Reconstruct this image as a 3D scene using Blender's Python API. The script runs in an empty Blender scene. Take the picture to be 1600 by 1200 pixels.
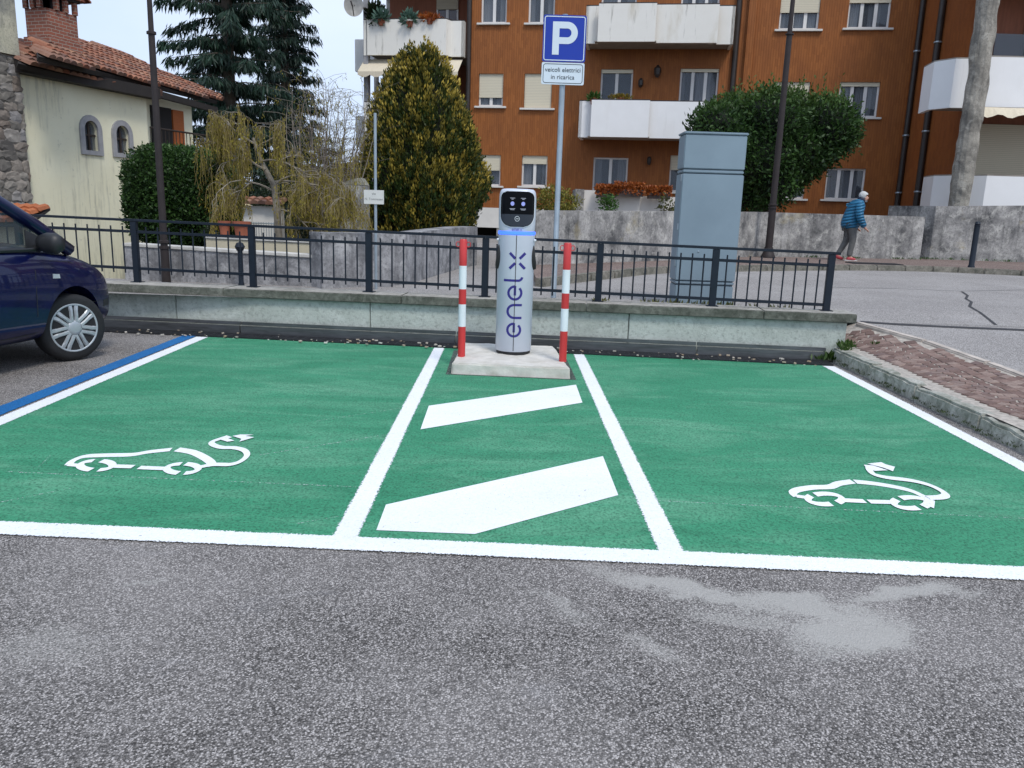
import bpy, bmesh, math, random
import numpy as np
from mathutils import Vector, Matrix, noise as mnoise
random.seed(7); RNG = np.random.default_rng(11)
SC = bpy.context.scene
COL = SC.collection
R = math.radians

# ------------------------------------------------------------------ camera
FPX, PITCH, ROLL, CAMZ = 1250.0, R(12.2), R(1.8), 1.4
cd = bpy.data.cameras.new('camera'); cam = bpy.data.objects.new('camera', cd); COL.objects.link(cam)
cd.sensor_width = 36; cd.lens = 36 * FPX / 1600; cd.clip_start = 0.05; cd.clip_end = 3000
CM = Matrix.Rotation(math.pi / 2 - PITCH, 3, 'X') @ Matrix.Rotation(ROLL, 3, 'Z')
cam.matrix_world = Matrix.Translation((0, 0, CAMZ)) @ CM.to_4x4()
SC.camera = cam

# ------------------------------------------------------------------ sky, sun, exposure
w = bpy.data.worlds.new('World'); SC.world = w; w.use_nodes = True
nt = w.node_tree; nt.nodes.clear()
wo = nt.nodes.new('ShaderNodeOutputWorld'); bg = nt.nodes.new('ShaderNodeBackground')
sky = nt.nodes.new('ShaderNodeTexSky'); sky.sky_type = 'NISHITA'; sky.sun_disc = False
SUN_EL, SUN_AZ = R(56), R(152)          # high sun behind the camera, slightly to the right, through thin cloud
sky.sun_elevation = SUN_EL; sky.sun_rotation = SUN_AZ; sky.air_density = 1.0; sky.dust_density = 2.5
tc = nt.nodes.new('ShaderNodeTexCoord'); mp = nt.nodes.new('ShaderNodeMapping'); mp.inputs['Scale'].default_value = (1, 1, 2.6)
nz = nt.nodes.new('ShaderNodeTexNoise'); nz.inputs['Scale'].default_value = 1.7; nz.inputs['Detail'].default_value = 5; nz.inputs['Roughness'].default_value = .5
cr = nt.nodes.new('ShaderNodeValToRGB')
cr.color_ramp.elements[0].position = .30; cr.color_ramp.elements[0].color = (4.7, 6.0, 8.5, 1)
cr.color_ramp.elements[1].position = .72; cr.color_ramp.elements[1].color = (6.7, 7.65, 9.3, 1)
mx = nt.nodes.new('ShaderNodeMix'); mx.data_type = 'RGBA'; mx.inputs[0].default_value = .86
nt.links.new(tc.outputs['Generated'], mp.inputs['Vector']); nt.links.new(mp.outputs['Vector'], nz.inputs['Vector'])
nt.links.new(nz.outputs['Fac'], cr.inputs['Fac'])
nt.links.new(sky.outputs['Color'], mx.inputs[6]); nt.links.new(cr.outputs['Color'], mx.inputs[7])
nt.links.new(mx.outputs[2], bg.inputs['Color']); bg.inputs['Strength'].default_value = 0.1
nt.links.new(bg.outputs['Background'], wo.inputs['Surface'])
sl = bpy.data.lights.new('sun', 'SUN'); sl.energy = 1.5; sl.angle = R(14); sl.color = (1.0, .95, .88)
so = bpy.data.objects.new('sun', sl); COL.objects.link(so)
sd = Vector((math.sin(SUN_AZ) * math.cos(SUN_EL), math.cos(SUN_AZ) * math.cos(SUN_EL), math.sin(SUN_EL)))
so.rotation_euler = sd.to_track_quat('Z', 'Y').to_euler(); so.location = (0, -5, 20)
SC.view_settings.view_transform = 'Standard'; SC.view_settings.look = 'None'
SC.view_settings.exposure = 0.44; SC.view_settings.gamma = 1; SC.view_settings.use_curve_mapping = False
SC.render.engine = 'CYCLES'; SC.render.resolution_x = 1024; SC.render.resolution_y = 768
SC.cycles.max_bounces = 6; SC.cycles.transparent_max_bounces = 16

# ------------------------------------------------------------------ layout aids: survey of the place
def ray(x, y): return CM @ Vector(((x - 800) / FPX, -(y - 600) / FPX, -1))
def G(x, y, z=0.0):
    d = ray(x, y); t = (z - CAMZ) / d.z; return Vector((d.x * t, d.y * t, z))
def at(x, y, Y):
    d = ray(x, y); t = Y / d.y; return Vector((d.x * t, Y, CAMZ + d.z * t))

# ------------------------------------------------------------------ objects
def empty(name, loc, label, cat, group=None, rz=0):
    o = bpy.data.objects.new(name, None); COL.objects.link(o); o.location = loc; o.rotation_euler = (0, 0, rz)
    o.empty_display_size = .2
    return tag(o, label, cat, group)
def tag(o, label=None, cat=None, group=None, kind=None):
    if label: o['label'] = label
    if cat: o['category'] = cat
    if group: o['group'] = group
    if kind: o['kind'] = kind
    return o
def origin(o):
    v = Vector((0, 0, 0))
    while o: v = v + o.location; o = o.parent
    return v
def link(name, me, m, parent=None):
    o = bpy.data.objects.new(name, me); COL.objects.link(o)
    if m and not me.materials: me.materials.append(m)
    if parent: o.parent = parent
    return o

class MB:
    def __init__(s): s.v = []; s.f = []; s.uv = None
    def face(s, pts):
        i = len(s.v); s.v += [tuple(p) for p in pts]; s.f.append(tuple(range(i, i + len(pts))))
    def box(s, a, b, M=None):
        x0, y0, z0 = a; x1, y1, z1 = b
        p = [(x0,y0,z0),(x1,y0,z0),(x1,y1,z0),(x0,y1,z0),(x0,y0,z1),(x1,y0,z1),(x1,y1,z1),(x0,y1,z1)]
        if M is not None: p = [tuple(M @ Vector(q)) for q in p]
        s.hexa(p)
    def hexa(s, p):
        i = len(s.v); s.v += [tuple(q) for q in p]
        s.f += [tuple(i + k for k in q) for q in ((0,3,2,1),(4,5,6,7),(0,1,5,4),(1,2,6,5),(2,3,7,6),(3,0,4,7))]
    def prism(s, poly, z0, z1):
        n = len(poly); i = len(s.v)
        s.v += [(p[0], p[1], z0) for p in poly] + [(p[0], p[1], z1) for p in poly]
        s.f.append(tuple(range(i + n - 1, i - 1, -1))); s.f.append(tuple(range(i + n, i + 2 * n)))
        for k in range(n):
            j = (k + 1) % n; s.f.append((i + k, i + j, i + n + j, i + n + k))
    def extrude(s, pts, off):
        n = len(pts); i = len(s.v); off = Vector(off)
        s.v += [tuple(p) for p in pts] + [tuple(Vector(p) + off) for p in pts]
        s.f.append(tuple(range(i, i + n))); s.f.append(tuple(range(i + 2 * n - 1, i + n - 1, -1)))
        for k in range(n):
            j = (k + 1) % n; s.f.append((i + j, i + k, i + n + k, i + n + j))
    def tube(s, pts, rad, n=6, cap=True):
        pts = [Vector(p) for p in pts]
        if not hasattr(rad, '__len__'): rad = [rad] * len(pts)
        base = []; up = None
        for k, p in enumerate(pts):
            t = (pts[min(k + 1, len(pts) - 1)] - pts[max(k - 1, 0)])
            if t.length < 1e-9: t = Vector((0, 0, 1))
            t.normalize()
            if up is None: up = t.orthogonal().normalized()
            a = (up - t * up.dot(t))
            a = a.normalized() if a.length > 1e-6 else t.orthogonal().normalized()
            up = a; b = t.cross(a); base.append(len(s.v))
            for q in range(n):
                an = 2 * math.pi * q / n; s.v.append(tuple(p + (a * math.cos(an) + b * math.sin(an)) * rad[k]))
        for k in range(len(pts) - 1):
            for q in range(n):
                r = (q + 1) % n; s.f.append((base[k] + q, base[k] + r, base[k + 1] + r, base[k + 1] + q))
        if cap:
            s.f.append(tuple(base[0] + q for q in range(n - 1, -1, -1))); s.f.append(tuple(base[-1] + q for q in range(n)))
    def lathe(s, prof, c=(0, 0, 0), n=24, M=None):
        base = []
        for (r, z) in prof:
            base.append(len(s.v))
            for q in range(n):
                an = 2 * math.pi * q / n; p = Vector((r * math.cos(an), r * math.sin(an), z))
                if M is not None: p = M @ p
                s.v.append((p.x + c[0], p.y + c[1], p.z + c[2]))
        for k in range(len(prof) - 1):
            for q in range(n):
                r_ = (q + 1) % n; s.f.append((base[k] + q, base[k] + r_, base[k + 1] + r_, base[k + 1] + q))
        if prof[0][0] > 1e-5: s.f.append(tuple(base[0] + q for q in range(n - 1, -1, -1)))
        if prof[-1][0] > 1e-5: s.f.append(tuple(base[-1] + q for q in range(n)))
    def mesh(s, name, off=None, smooth=False, bevel=0):
        me = bpy.data.meshes.new(name)
        v = s.v if off is None else [(p[0] - off[0], p[1] - off[1], p[2] - off[2]) for p in s.v]
        me.from_pydata(v, [], s.f)
        if bevel:
            bm = bmesh.new(); bm.from_mesh(me); bmesh.ops.remove_doubles(bm, verts=bm.verts, dist=1e-5)
            es = [e for e in bm.edges if len(e.link_faces) == 2 and e.calc_face_angle(0) > .6]
            bmesh.ops.bevel(bm, geom=es, offset=bevel, segments=2, affect='EDGES', clamp_overlap=True)
            bm.to_mesh(me); bm.free()
        if smooth:
            me.polygons.foreach_set('use_smooth', [True] * len(me.polygons))
            if smooth != 'all': me.set_sharp_from_angle(angle=R(40))
        me.update(); return me
    def build(s, name, m, parent=None, smooth=False, bevel=0, local=False):
        off = None if (parent is None or local) else origin(parent)
        return link(name, s.mesh(name, off, smooth, bevel), m, parent)
    def top(s, name, m, base, label=None, cat=None, group=None, kind=None, smooth=False, bevel=0):
        """a thing that is one mesh, its origin at its base"""
        o = link(name, s.mesh(name, base, smooth, bevel), m); o.location = base
        return tag(o, label, cat, group, kind)

def np_mesh(name, V, F, m, parent=None, attr=None, smooth=False):
    me = bpy.data.meshes.new(name); V = np.asarray(V, np.float32); F = np.asarray(F, np.int32)
    if parent is not None: V = V - np.array(origin(parent), np.float32)
    k = F.shape[1]
    me.vertices.add(len(V)); me.vertices.foreach_set('co', V.ravel())
    me.loops.add(F.size); me.loops.foreach_set('vertex_index', F.ravel())
    me.polygons.add(len(F)); me.polygons.foreach_set('loop_start', np.arange(0, F.size, k, dtype=np.int32))
    if smooth: me.polygons.foreach_set('use_smooth', np.ones(len(F), bool))
    me.update(calc_edges=True)
    if attr is not None:
        a = me.attributes.new('t', 'FLOAT', 'FACE'); a.data.foreach_set('value', np.asarray(attr, np.float32))
    return link(name, me, m, parent)

def copy_tree(o, parent=None):
    c = o.copy(); COL.objects.link(c); c.parent = parent
    for ch in list(o.children): copy_tree(ch, c)
    return c

def text_mesh(s, size, extrude=.001):
    cu = bpy.data.curves.new('txt', 'FONT'); cu.body = s; cu.size = size; cu.align_x = 'CENTER'; cu.align_y = 'CENTER'
    cu.extrude = extrude; cu.resolution_u = 3
    o = bpy.data.objects.new('txt', cu); COL.objects.link(o)
    dg = bpy.context.evaluated_depsgraph_get(); me = bpy.data.meshes.new_from_object(o.evaluated_get(dg))
    bpy.data.objects.remove(o); bpy.data.curves.remove(cu); return me

# ------------------------------------------------------------------ materials
def new_mat(name):
    m = bpy.data.materials.new(name); m.use_nodes = True; n = m.node_tree
    return m, n, n.nodes['Principled BSDF'], n.nodes['Material Output']
def N(n, t, **k):
    x = n.nodes.new(t)
    for a, v in k.items():
        if a in x.inputs.keys(): x.inputs[a].default_value = v
        else: setattr(x, a, v)
    return x
def c4(c): return (c[0], c[1], c[2], 1)
def mixc(n, fac, a, b, blend='MIX'):
    x = n.nodes.new('ShaderNodeMix'); x.data_type = 'RGBA'; x.blend_type = blend
    for s, v in ((0, fac), (6, a), (7, b)):
        if hasattr(v, 'links'): n.links.new(v, x.inputs[s])
        elif s == 0: x.inputs[s].default_value = v
        else: x.inputs[s].default_value = c4(v)
    return x.outputs[2]
def math_(n, op, a, b=None, clamp=False):
    x = n.nodes.new('ShaderNodeMath'); x.operation = op; x.use_clamp = clamp
    for i, v in enumerate((a, b)):
        if v is None: continue
        if hasattr(v, 'links'): n.links.new(v, x.inputs[i])
        else: x.inputs[i].default_value = v
    return x.outputs[0]
def ramp(n, v, p0, p1, a=(0,0,0), b=(1,1,1)):
    x = n.nodes.new('ShaderNodeValToRGB'); e = x.color_ramp.elements
    e[0].position = p0; e[0].color = c4(a); e[1].position = p1; e[1].color = c4(b)
    n.links.new(v, x.inputs['Fac']); return x.outputs['Color']
def noise_(n, vec, scale, detail=4, rough=.55, dist=0):
    x = N(n, 'ShaderNodeTexNoise', Scale=scale, Detail=detail, Roughness=rough, Distortion=dist)
    if vec is not None: n.links.new(vec, x.inputs['Vector'])
    return x.outputs['Fac']
def pos(n): return n.nodes.new('ShaderNodeNewGeometry').outputs['Position']
def obj_co(n): return n.nodes.new('ShaderNodeTexCoord').outputs['Object']
def stretch(n, vec, s):
    x = n.nodes.new('ShaderNodeMapping'); x.inputs['Scale'].default_value = s; n.links.new(vec, x.inputs['Vector']); return x.outputs['Vector']
def bump(n, b, h, strength, dist=.01):
    x = N(n, 'ShaderNodeBump', Strength=strength, Distance=dist); n.links.new(h, x.inputs['Height']); n.links.new(x.outputs['Normal'], b.inputs['Normal'])

def M(name, col, rough=.6, var=.12, scale=6, metal=0, spec=.5, bmp=0, bscale=60, bdist=.005, dirt=None, dirt_amt=.5, dscale=2.0, coat=0, co='pos', stre=(1,1,1)):
    m, n, b, o = new_mat(name)
    v = pos(n) if co == 'pos' else obj_co(n)
    v = stretch(n, v, stre)
    lo = tuple(c * (1 - var) for c in col); hi = tuple(min(1, c * (1 + var)) for c in col)
    c = mixc(n, ramp(n, noise_(n, v, scale, 5), .3, .7), lo, hi)
    if dirt: c = mixc(n, math_(n, 'MULTIPLY', ramp(n, noise_(n, v, dscale, 7, .65), .45, .7), dirt_amt), c, dirt)
    n.links.new(c, b.inputs['Base Color'])
    b.inputs['Roughness'].default_value = rough; b.inputs['Metallic'].default_value = metal
    b.inputs['Specular IOR Level'].default_value = spec
    if coat: b.inputs['Coat Weight'].default_value = coat; b.inputs['Coat Roughness'].default_value = .04
    if bmp: bump(n, b, noise_(n, v, bscale, 3), bmp, bdist)
    return m

def asphalt(name, dark, mid, light, scale, stains=(), stain_col=(.36, .37, .36), lighten=0.0):
    m, n, b, o = new_mat(name); v = pos(n)
    vo = N(n, 'ShaderNodeTexVoronoi', Scale=scale); vo.feature = 'F1'; n.links.new(v, vo.inputs['Vector'])
    sep = N(n, 'ShaderNodeSeparateColor'); n.links.new(vo.outputs['Color'], sep.inputs['Color'])
    c = mixc(n, ramp(n, sep.outputs['Red'], .15, .75), dark, mid)
    c = mixc(n, ramp(n, sep.outputs['Green'], .50, 1.0), c, light)
    gap = ramp(n, vo.outputs['Distance'], .35, .75)
    c = mixc(n, math_(n, 'MULTIPLY', gap, .7), c, tuple(k * .45 for k in dark))
    big = noise_(n, v, .9, 5, .6)
    c = mixc(n, math_(n, 'MULTIPLY', ramp(n, big, .42, .72), .25), c, light)
    wear = noise_(n, stretch(n, v, (1, 2.2, 1)), 1.7, 6, .62, .6)
    c = mixc(n, math_(n, 'MULTIPLY', ramp(n, wear, .6, .78), .3), c, (.34, .335, .34))
    if stains:
        dn = N(n, 'ShaderNodeTexNoise', Scale=3.2, Detail=5, Roughness=.6); n.links.new(v, dn.inputs['Vector'])
        sb = N(n, 'ShaderNodeVectorMath', operation='SUBTRACT'); sb.inputs[1].default_value = (.5, .5, .5); n.links.new(dn.outputs['Color'], sb.inputs[0])
        sc_ = N(n, 'ShaderNodeVectorMath', operation='SCALE'); sc_.inputs['Scale'].default_value = .42; n.links.new(sb.outputs[0], sc_.inputs[0])
        ad = N(n, 'ShaderNodeVectorMath', operation='ADD'); n.links.new(v, ad.inputs[0]); n.links.new(sc_.outputs[0], ad.inputs[1])
        tot = None
        for (cx, cy, rx, ry, ro, a) in stains:
            mpn = n.nodes.new('ShaderNodeMapping'); mpn.vector_type = 'TEXTURE'
            mpn.inputs['Location'].default_value = (cx, cy, 0); mpn.inputs['Rotation'].default_value = (0, 0, ro); mpn.inputs['Scale'].default_value = (rx, ry, 50)
            n.links.new(ad.outputs[0], mpn.inputs['Vector'])
            le = N(n, 'ShaderNodeVectorMath', operation='LENGTH'); n.links.new(mpn.outputs[0], le.inputs[0])
            q = math_(n, 'MULTIPLY', ramp(n, le.outputs['Value'], .35, 1.25, (1,1,1), (0,0,0)), a)
            tot = q if tot is None else math_(n, 'MAXIMUM', tot, q)
        gr = noise_(n, v, scale * .55, 4, .75)
        tot = ramp(n, math_(n, 'ADD', tot, math_(n, 'MULTIPLY', math_(n, 'SUBTRACT', gr, .5), 2.2)), .22, .80)
        tot = math_(n, 'MULTIPLY', tot, .85)
        c = mixc(n, tot, c, stain_col)
    n.links.new(c, b.inputs['Base Color']); b.inputs['Roughness'].default_value = .85
    b.inputs['Specular IOR Level'].default_value = .35
    bump(n, b, math_(n, 'SUBTRACT', 1.0, vo.outputs['Distance']), .8, .004)
    return m

def paint(name, col, col2, edge=False, pore=.5, dust=None, marks=False):
    """road paint rolled over coarse asphalt"""
    m, n, b, o = new_mat(name); v = pos(n)
    vo = N(n, 'ShaderNodeTexVoronoi', Scale=120); n.links.new(v, vo.inputs['Vector'])
    fine = noise_(n, stretch(n, v, (1, .8, 1)), 78, 5, .8)
    big = noise_(n, stretch(n, v, (.7, 1.6, 1)), 1.3, 6, .62, .4)
    c = mixc(n, ramp(n, big, .35, .7), col, col2)
    if dust:
        d1 = ramp(n, noise_(n, stretch(n, v, (.8, 2.2, 1)), 1.0, 7, .68, .8), .46, .74)
        c = mixc(n, math_(n, 'MULTIPLY', d1, .85), c, dust)
        d3 = ramp(n, noise_(n, stretch(n, v, (.5, 1.5, 1)), 2.3, 6, .7, 1.2), .50, .68)
        c = mixc(n, math_(n, 'MULTIPLY', d3, .45), c, tuple(k * .66 for k in col))
        d2 = math_(n, 'MULTIPLY', ramp(n, noise_(n, v, 3.1, 7, .7, .5), .66, .8), ramp(n, fine, .42, .6))
        c = mixc(n, math_(n, 'MULTIPLY', d2, .35), c, (.62, .68, .66))
    pr = ramp(n, fine, .36, .54, (1,1,1), (0,0,0))
    c = mixc(n, math_(n, 'MULTIPLY', pr, pore), c, tuple(k * .30 for k in col))
    sp = math_(n, 'GREATER_THAN', noise_(n, v, 55, 2, .5), .735)
    c = mixc(n, math_(n, 'MULTIPLY', sp, .55), c, (.05, .05, .045))
    n.links.new(c, b.inputs['Base Color']); b.inputs['Roughness'].default_value = .75; b.inputs['Specular IOR Level'].default_value = .3
    bump(n, b, math_(n, 'ADD', math_(n, 'SUBTRACT', 1.0, vo.outputs['Distance']), fine), .55, .003)
    if edge:
        uv = n.nodes.new('ShaderNodeUVMap'); sx = N(n, 'ShaderNodeSeparateXYZ'); n.links.new(uv.outputs['UV'], sx.inputs[0])
        th = math_(n, 'MULTIPLY', ramp(n, noise_(n, v, 110, 4, .7), .3, .75), .024)
        al = math_(n, 'GREATER_THAN', sx.outputs['X'], th)
        tr = n.nodes.new('ShaderNodeBsdfTransparent'); ms = n.nodes.new('ShaderNodeMixShader')
        n.links.new(al, ms.inputs[0]); n.links.new(tr.outputs[0], ms.inputs[1]); n.links.new(b.outputs[0], ms.inputs[2]); n.links.new(ms.outputs[0], o.inputs['Surface'])
    return m

def weathered(name, base, dark, light, streak=True, scale=1.6, moss=None):
    """old cement render: grey, blotched, with dark run-off streaks"""
    m, n, b, o = new_mat(name); v = pos(n)
    c = mixc(n, ramp(n, noise_(n, v, scale, 8, .7), .35, .65), dark, base)
    c = mixc(n, math_(n, 'MULTIPLY', ramp(n, noise_(n, v, scale * 2.3, 8, .72, .5), .5, .72), .8), c, light)
    c = mixc(n, math_(n, 'MULTIPLY', ramp(n, noise_(n, v, 26, 5, .75), .5, .66), .55), c, tuple(k * .5 for k in dark))
    if streak:
        s = noise_(n, stretch(n, v, (7, 7, .45)), 1.2, 6, .7)
        c = mixc(n, math_(n, 'MULTIPLY', ramp(n, s, .5, .72), .6), c, tuple(k * .6 for k in dark))
    if moss:
        c = mixc(n, math_(n, 'MULTIPLY', ramp(n, noise_(n, v, 1.1, 6, .7), .58, .74), .55), c, moss)
    n.links.new(c, b.inputs['Base Color']); b.inputs['Roughness'].default_value = .9; b.inputs['Specular IOR Level'].default_value = .25
    bump(n, b, noise_(n, v, 45, 6, .7), .6, .012)
    return m

def leaf_mat(name, dark, light, tip=None, trans=.25, use_attr=False):
    m, n, b, o = new_mat(name); g = n.nodes.new('ShaderNodeNewGeometry')
    c = mixc(n, g.outputs['Random Per Island'], dark, light)
    c = mixc(n, math_(n, 'MULTIPLY', ramp(n, noise_(n, g.outputs['Position'], 1.6, 4), .35, .65), .5), c, tuple(k * .55 for k in dark))
    if tip:
        a = n.nodes.new('ShaderNodeAttribute'); a.attribute_name = 't'
        c = mixc(n, a.outputs['Fac'], c, tip)
    n.links.new(c, b.inputs['Base Color']); b.inputs['Roughness'].default_value = .5; b.inputs['Specular IOR Level'].default_value = .35
    t = n.nodes.new('ShaderNodeBsdfTranslucent'); n.links.new(c, t.inputs['Color'])
    ms = n.nodes.new('ShaderNodeMixShader'); ms.inputs[0].default_value = trans
    n.links.new(b.outputs[0], ms.inputs[1]); n.links.new(t.outputs[0], ms.inputs[2]); n.links.new(ms.outputs[0], o.inputs['Surface'])
    return m

def rand_mat(name, cols, rough=.8, island=False, bmp=.4, bscale=60, noise_s=14):
    """alike pieces, each with its own tone"""
    m, n, b, o = new_mat(name)
    r = n.nodes.new('ShaderNodeNewGeometry').outputs['Random Per Island'] if island else n.nodes.new('ShaderNodeObjectInfo').outputs['Random']
    x = n.nodes.new('ShaderNodeValToRGB'); e = x.color_ramp.elements
    e[0].color = c4(cols[0]); e[0].position = 0; e[1].color = c4(cols[-1]); e[1].position = 1
    for k, cc in enumerate(cols[1:-1]): q = e.new((k + 1) / (len(cols) - 1)); q.color = c4(cc)
    n.links.new(r, x.inputs['Fac']); p = pos(n)
    c = mixc(n, math_(n, 'MULTIPLY', ramp(n, noise_(n, p, noise_s, 6, .7), .35, .7), .5), x.outputs['Color'], tuple(k * .55 for k in cols[0]))
    n.links.new(c, b.inputs['Base Color']); b.inputs['Roughness'].default_value = rough; b.inputs['Specular IOR Level'].default_value = .3
    if bmp: bump(n, b, noise_(n, p, bscale, 5, .7), bmp, .006)
    return m

def glass_mat(name, tint=(.05,.06,.07), alpha=.45, rough=.03):
    m, n, b, o = new_mat(name)
    b.inputs['Base Color'].default_value = c4(tint); b.inputs['Roughness'].default_value = rough; b.inputs['Specular IOR Level'].default_value = .9
    tr = n.nodes.new('ShaderNodeBsdfTransparent'); ms = n.nodes.new('ShaderNodeMixShader'); ms.inputs[0].default_value = alpha
    n.links.new(tr.outputs[0], ms.inputs[1]); n.links.new(b.outputs[0], ms.inputs[2]); n.links.new(ms.outputs[0], o.inputs['Surface'])
    return m
def emit_mat(name, col, s):
    m, n, b, o = new_mat(name); b.inputs['Base Color'].default_value = c4(col); b.inputs['Emission Color'].default_value = c4(col); b.inputs['Emission Strength'].default_value = s
    return m
# ================================================================== material palette
g1 = G(1330, 985); g2 = G(1080, 925); g3 = G(1250, 950); g4 = G(1000, 1010); g5 = G(240, 905); g6 = G(60, 1010); g7 = G(1420, 930)
STAINS = [(g1.x, g1.y, .36, .20, .35, .95), (g3.x, g3.y + .02, .46, .13, -.22, .9), (g2.x, g2.y, .6, .10, -.42, .85), (g7.x, g7.y, .45, .09, .25, .85), (g1.x - .35, g1.y + .05, .35, .12, -.3, .55),
          (g4.x, g4.y, .22, .06, -.9, .5), (g4.x - .25, g4.y + .25, .25, .06, -.8, .5), (g5.x, g5.y, .14, .06, .5, .5), (g6.x, g6.y, .35, .16, .2, .38)]
m_lot = asphalt('lot asphalt', (.055, .050, .046), (.215, .198, .184), (.58, .54, .51), 185, STAINS, (.40, .385, .355))
m_road = asphalt('street asphalt', (.22, .203, .19), (.36, .338, .32), (.50, .475, .45), 105)
m_green = paint('green paint', (.038, .252, .130), (.060, .305, .165), pore=.85, dust=(.17, .41, .26))
m_white = paint('white paint', (.84, .86, .87), (.78, .80, .81), edge=True, pore=.22)
m_whitef = paint('white paint flat', (.85, .865, .875), (.78, .80, .81), pore=.18)
m_blue = paint('blue paint', (.010, .13, .36), (.016, .155, .40), edge=True, pore=.5)
m_chalk = paint('chalk', (.6, .68, .66), (.5, .6, .56), edge=True, pore=.9)
m_mortar = M('joint sand', (.40, .36, .31), .95, .3, 30, bmp=.6, bscale=160)
m_paver = rand_mat('porphyry', [(.15, .098, .082), (.21, .135, .112), (.26, .175, .145), (.33, .245, .205), (.18, .125, .112)], .8, bmp=.8, bscale=70, noise_s=22)
m_kerb = weathered('kerb concrete', (.46, .45, .40), (.17, .18, .14), (.60, .59, .53), False, 4, moss=(.07, .10, .04))
m_bord = M('border stone', (.50, .44, .38), .85, .2, 9, bmp=.4, bscale=70, dirt=(.25, .21, .18))
m_wall = weathered('painted retaining wall', (.55, .595, .54), (.40, .43, .385), (.65, .685, .63), False, 1.1)
m_cap = weathered('cap concrete', (.44, .42, .38), (.24, .23, .20), (.56, .53, .48), False, 3.2)
m_capf = weathered('darker cap sides', (.17, .175, .145), (.07, .075, .06), (.28, .28, .24), False, 3.2, moss=(.10, .11, .05))  # darker greenish concrete for every cap face but the top, with moss blotches
m_steel = M('guard steel', (.16, .165, .17), .42, .25, 5, metal=.75, stre=(1, 1, 8), dirt=(.07, .07, .065))
m_iron = M('grate iron', (.035, .036, .04), .55, .3, 20, metal=.4)
m_fence = M('fence paint', (.011, .017, .027), .45, .12, 12, spec=.3)
m_plinth = M('plinth concrete', (.60, .575, .52), .9, .14, 7, bmp=.5, bscale=55, dirt=(.40, .37, .30), dirt_amt=.6, dscale=5)
m_grass = leaf_mat('weeds', (.035, .08, .018), (.09, .17, .04))
m_soil = M('yard soil', (.10, .085, .06), .95, .35, 3, bmp=.8, bscale=20, dirt=(.05, .08, .025), dscale=.6)
m_gwall = weathered('grey garden wall', (.46, .445, .42), (.10, .10, .10), (.68, .66, .60), True, 1.7, moss=(.38, .31, .14))
m_gwall2 = weathered('dark grey garden wall', (.40, .395, .40), (.12, .12, .125), (.58, .57, .56), True, 2.2)
m_dark = M('matt black', (.012, .012, .013), .6, .1, 4)
m_black = M('dark bitumen', (.035, .034, .036), .8, .25, 30, bmp=.5, bscale=120)

# ================================================================== levels of the place
XB = [(0, 4.36), (5.5, 4.36), (6.6, 4.26), (7.75, 4.05), (8.65, 3.69)]
def xb(y):
    if y <= 0: return 4.36
    for (a, p), (b, q) in zip(XB, XB[1:]):
        if y <= b: return p + (q - p) * (y - a) / (b - a)
    return 3.69
def zb(y): return .12 + .28 * min(1, max(0, (y - 5.5) / 4))
def sm(a, b, x): t = min(1, max(0, (x - a) / (b - a))); return t * t * (3 - 2 * t)
def h_street(x, y): t = sm(3.45, 3.75, x); return .40 * (1 - t) + zb(y) * t
def h_side(x, y): t = min(1, max(0, (x - 3.34) / (xb(y) - 3.34))); return .13 + (zb(y) - .13) * t
def on_road(px, py):
    z = .4
    for _ in range(12): p = G(px, py, z); z = h_street(p.x, p.y)
    return p
def back(x): return 8.045 - .089 * x
WD = Vector((1, -.089, 0)).normalized(); WN = Vector((.089, 1, 0)).normalized()
def W(x, o, z): return Vector((x, back(x) + .38, z)) + WN * o       # o metres behind the wall's face

def grid_mesh(mb, xs, ys, h):
    i0 = len(mb.v)
    for y in ys:
        for x in (xs(y) if callable(xs) else xs): mb.v.append((x, y, h(x, y)))
    nx = len(xs(ys[0]) if callable(xs) else xs)
    for j in range(len(ys) - 1):
        for i in range(nx - 1):
            a = i0 + j * nx + i; mb.f.append((a, a + 1, a + nx + 1, a + nx))

# ground sheet to the horizon
b = MB(); b.face([(-900, -900, -1.2), (900, -900, -1.2), (900, 1500, -1.2), (-900, 1500, -1.2)])
b.top('ground', m_soil, (0, 0, -1.2), kind='structure')
# parking lot
b = MB(); b.box((-16, -9, -1.1), (3.6, 9.6, 0)); b.top('parking_lot', m_lot, (0, 0, 0), kind='structure')
# street at the upper level, ramping down on the right
b = MB()
ys = [-9, 0, 2, 4, 5, 5.5, 6, 6.6, 7.2, 7.75, 8.2, 8.65]
grid_mesh(b, lambda y: [xb(y) + t for t in (0, .05, .4, 1, 2, 4, 10, 45)], ys, lambda x, y: zb(y))
grid_mesh(b, [-9, -3, 0, 2, 3, 3.3, 3.45, 3.55, 3.65, 3.75, 4, 5, 8, 15, 50], [8.62, 8.8, 9, 9.25, 9.5, 10.25], h_street)
grid_mesh(b, [-1.6, 0, 10, 20, 50], [10.25, 20, 60], lambda x, y: .40)
b.face([(-9, 10.25, -1.2), (-9, 10.25, .4), (-1.6, 10.25, .4), (-1.6, 10.25, -1.2)])
b.face([(-1.6, 10.25, -1.2), (-1.6, 10.25, .4), (-1.6, 60, .4), (-1.6, 60, -1.2)])
b.top('street', m_road, (0, 0, 0), kind='structure')

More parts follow.
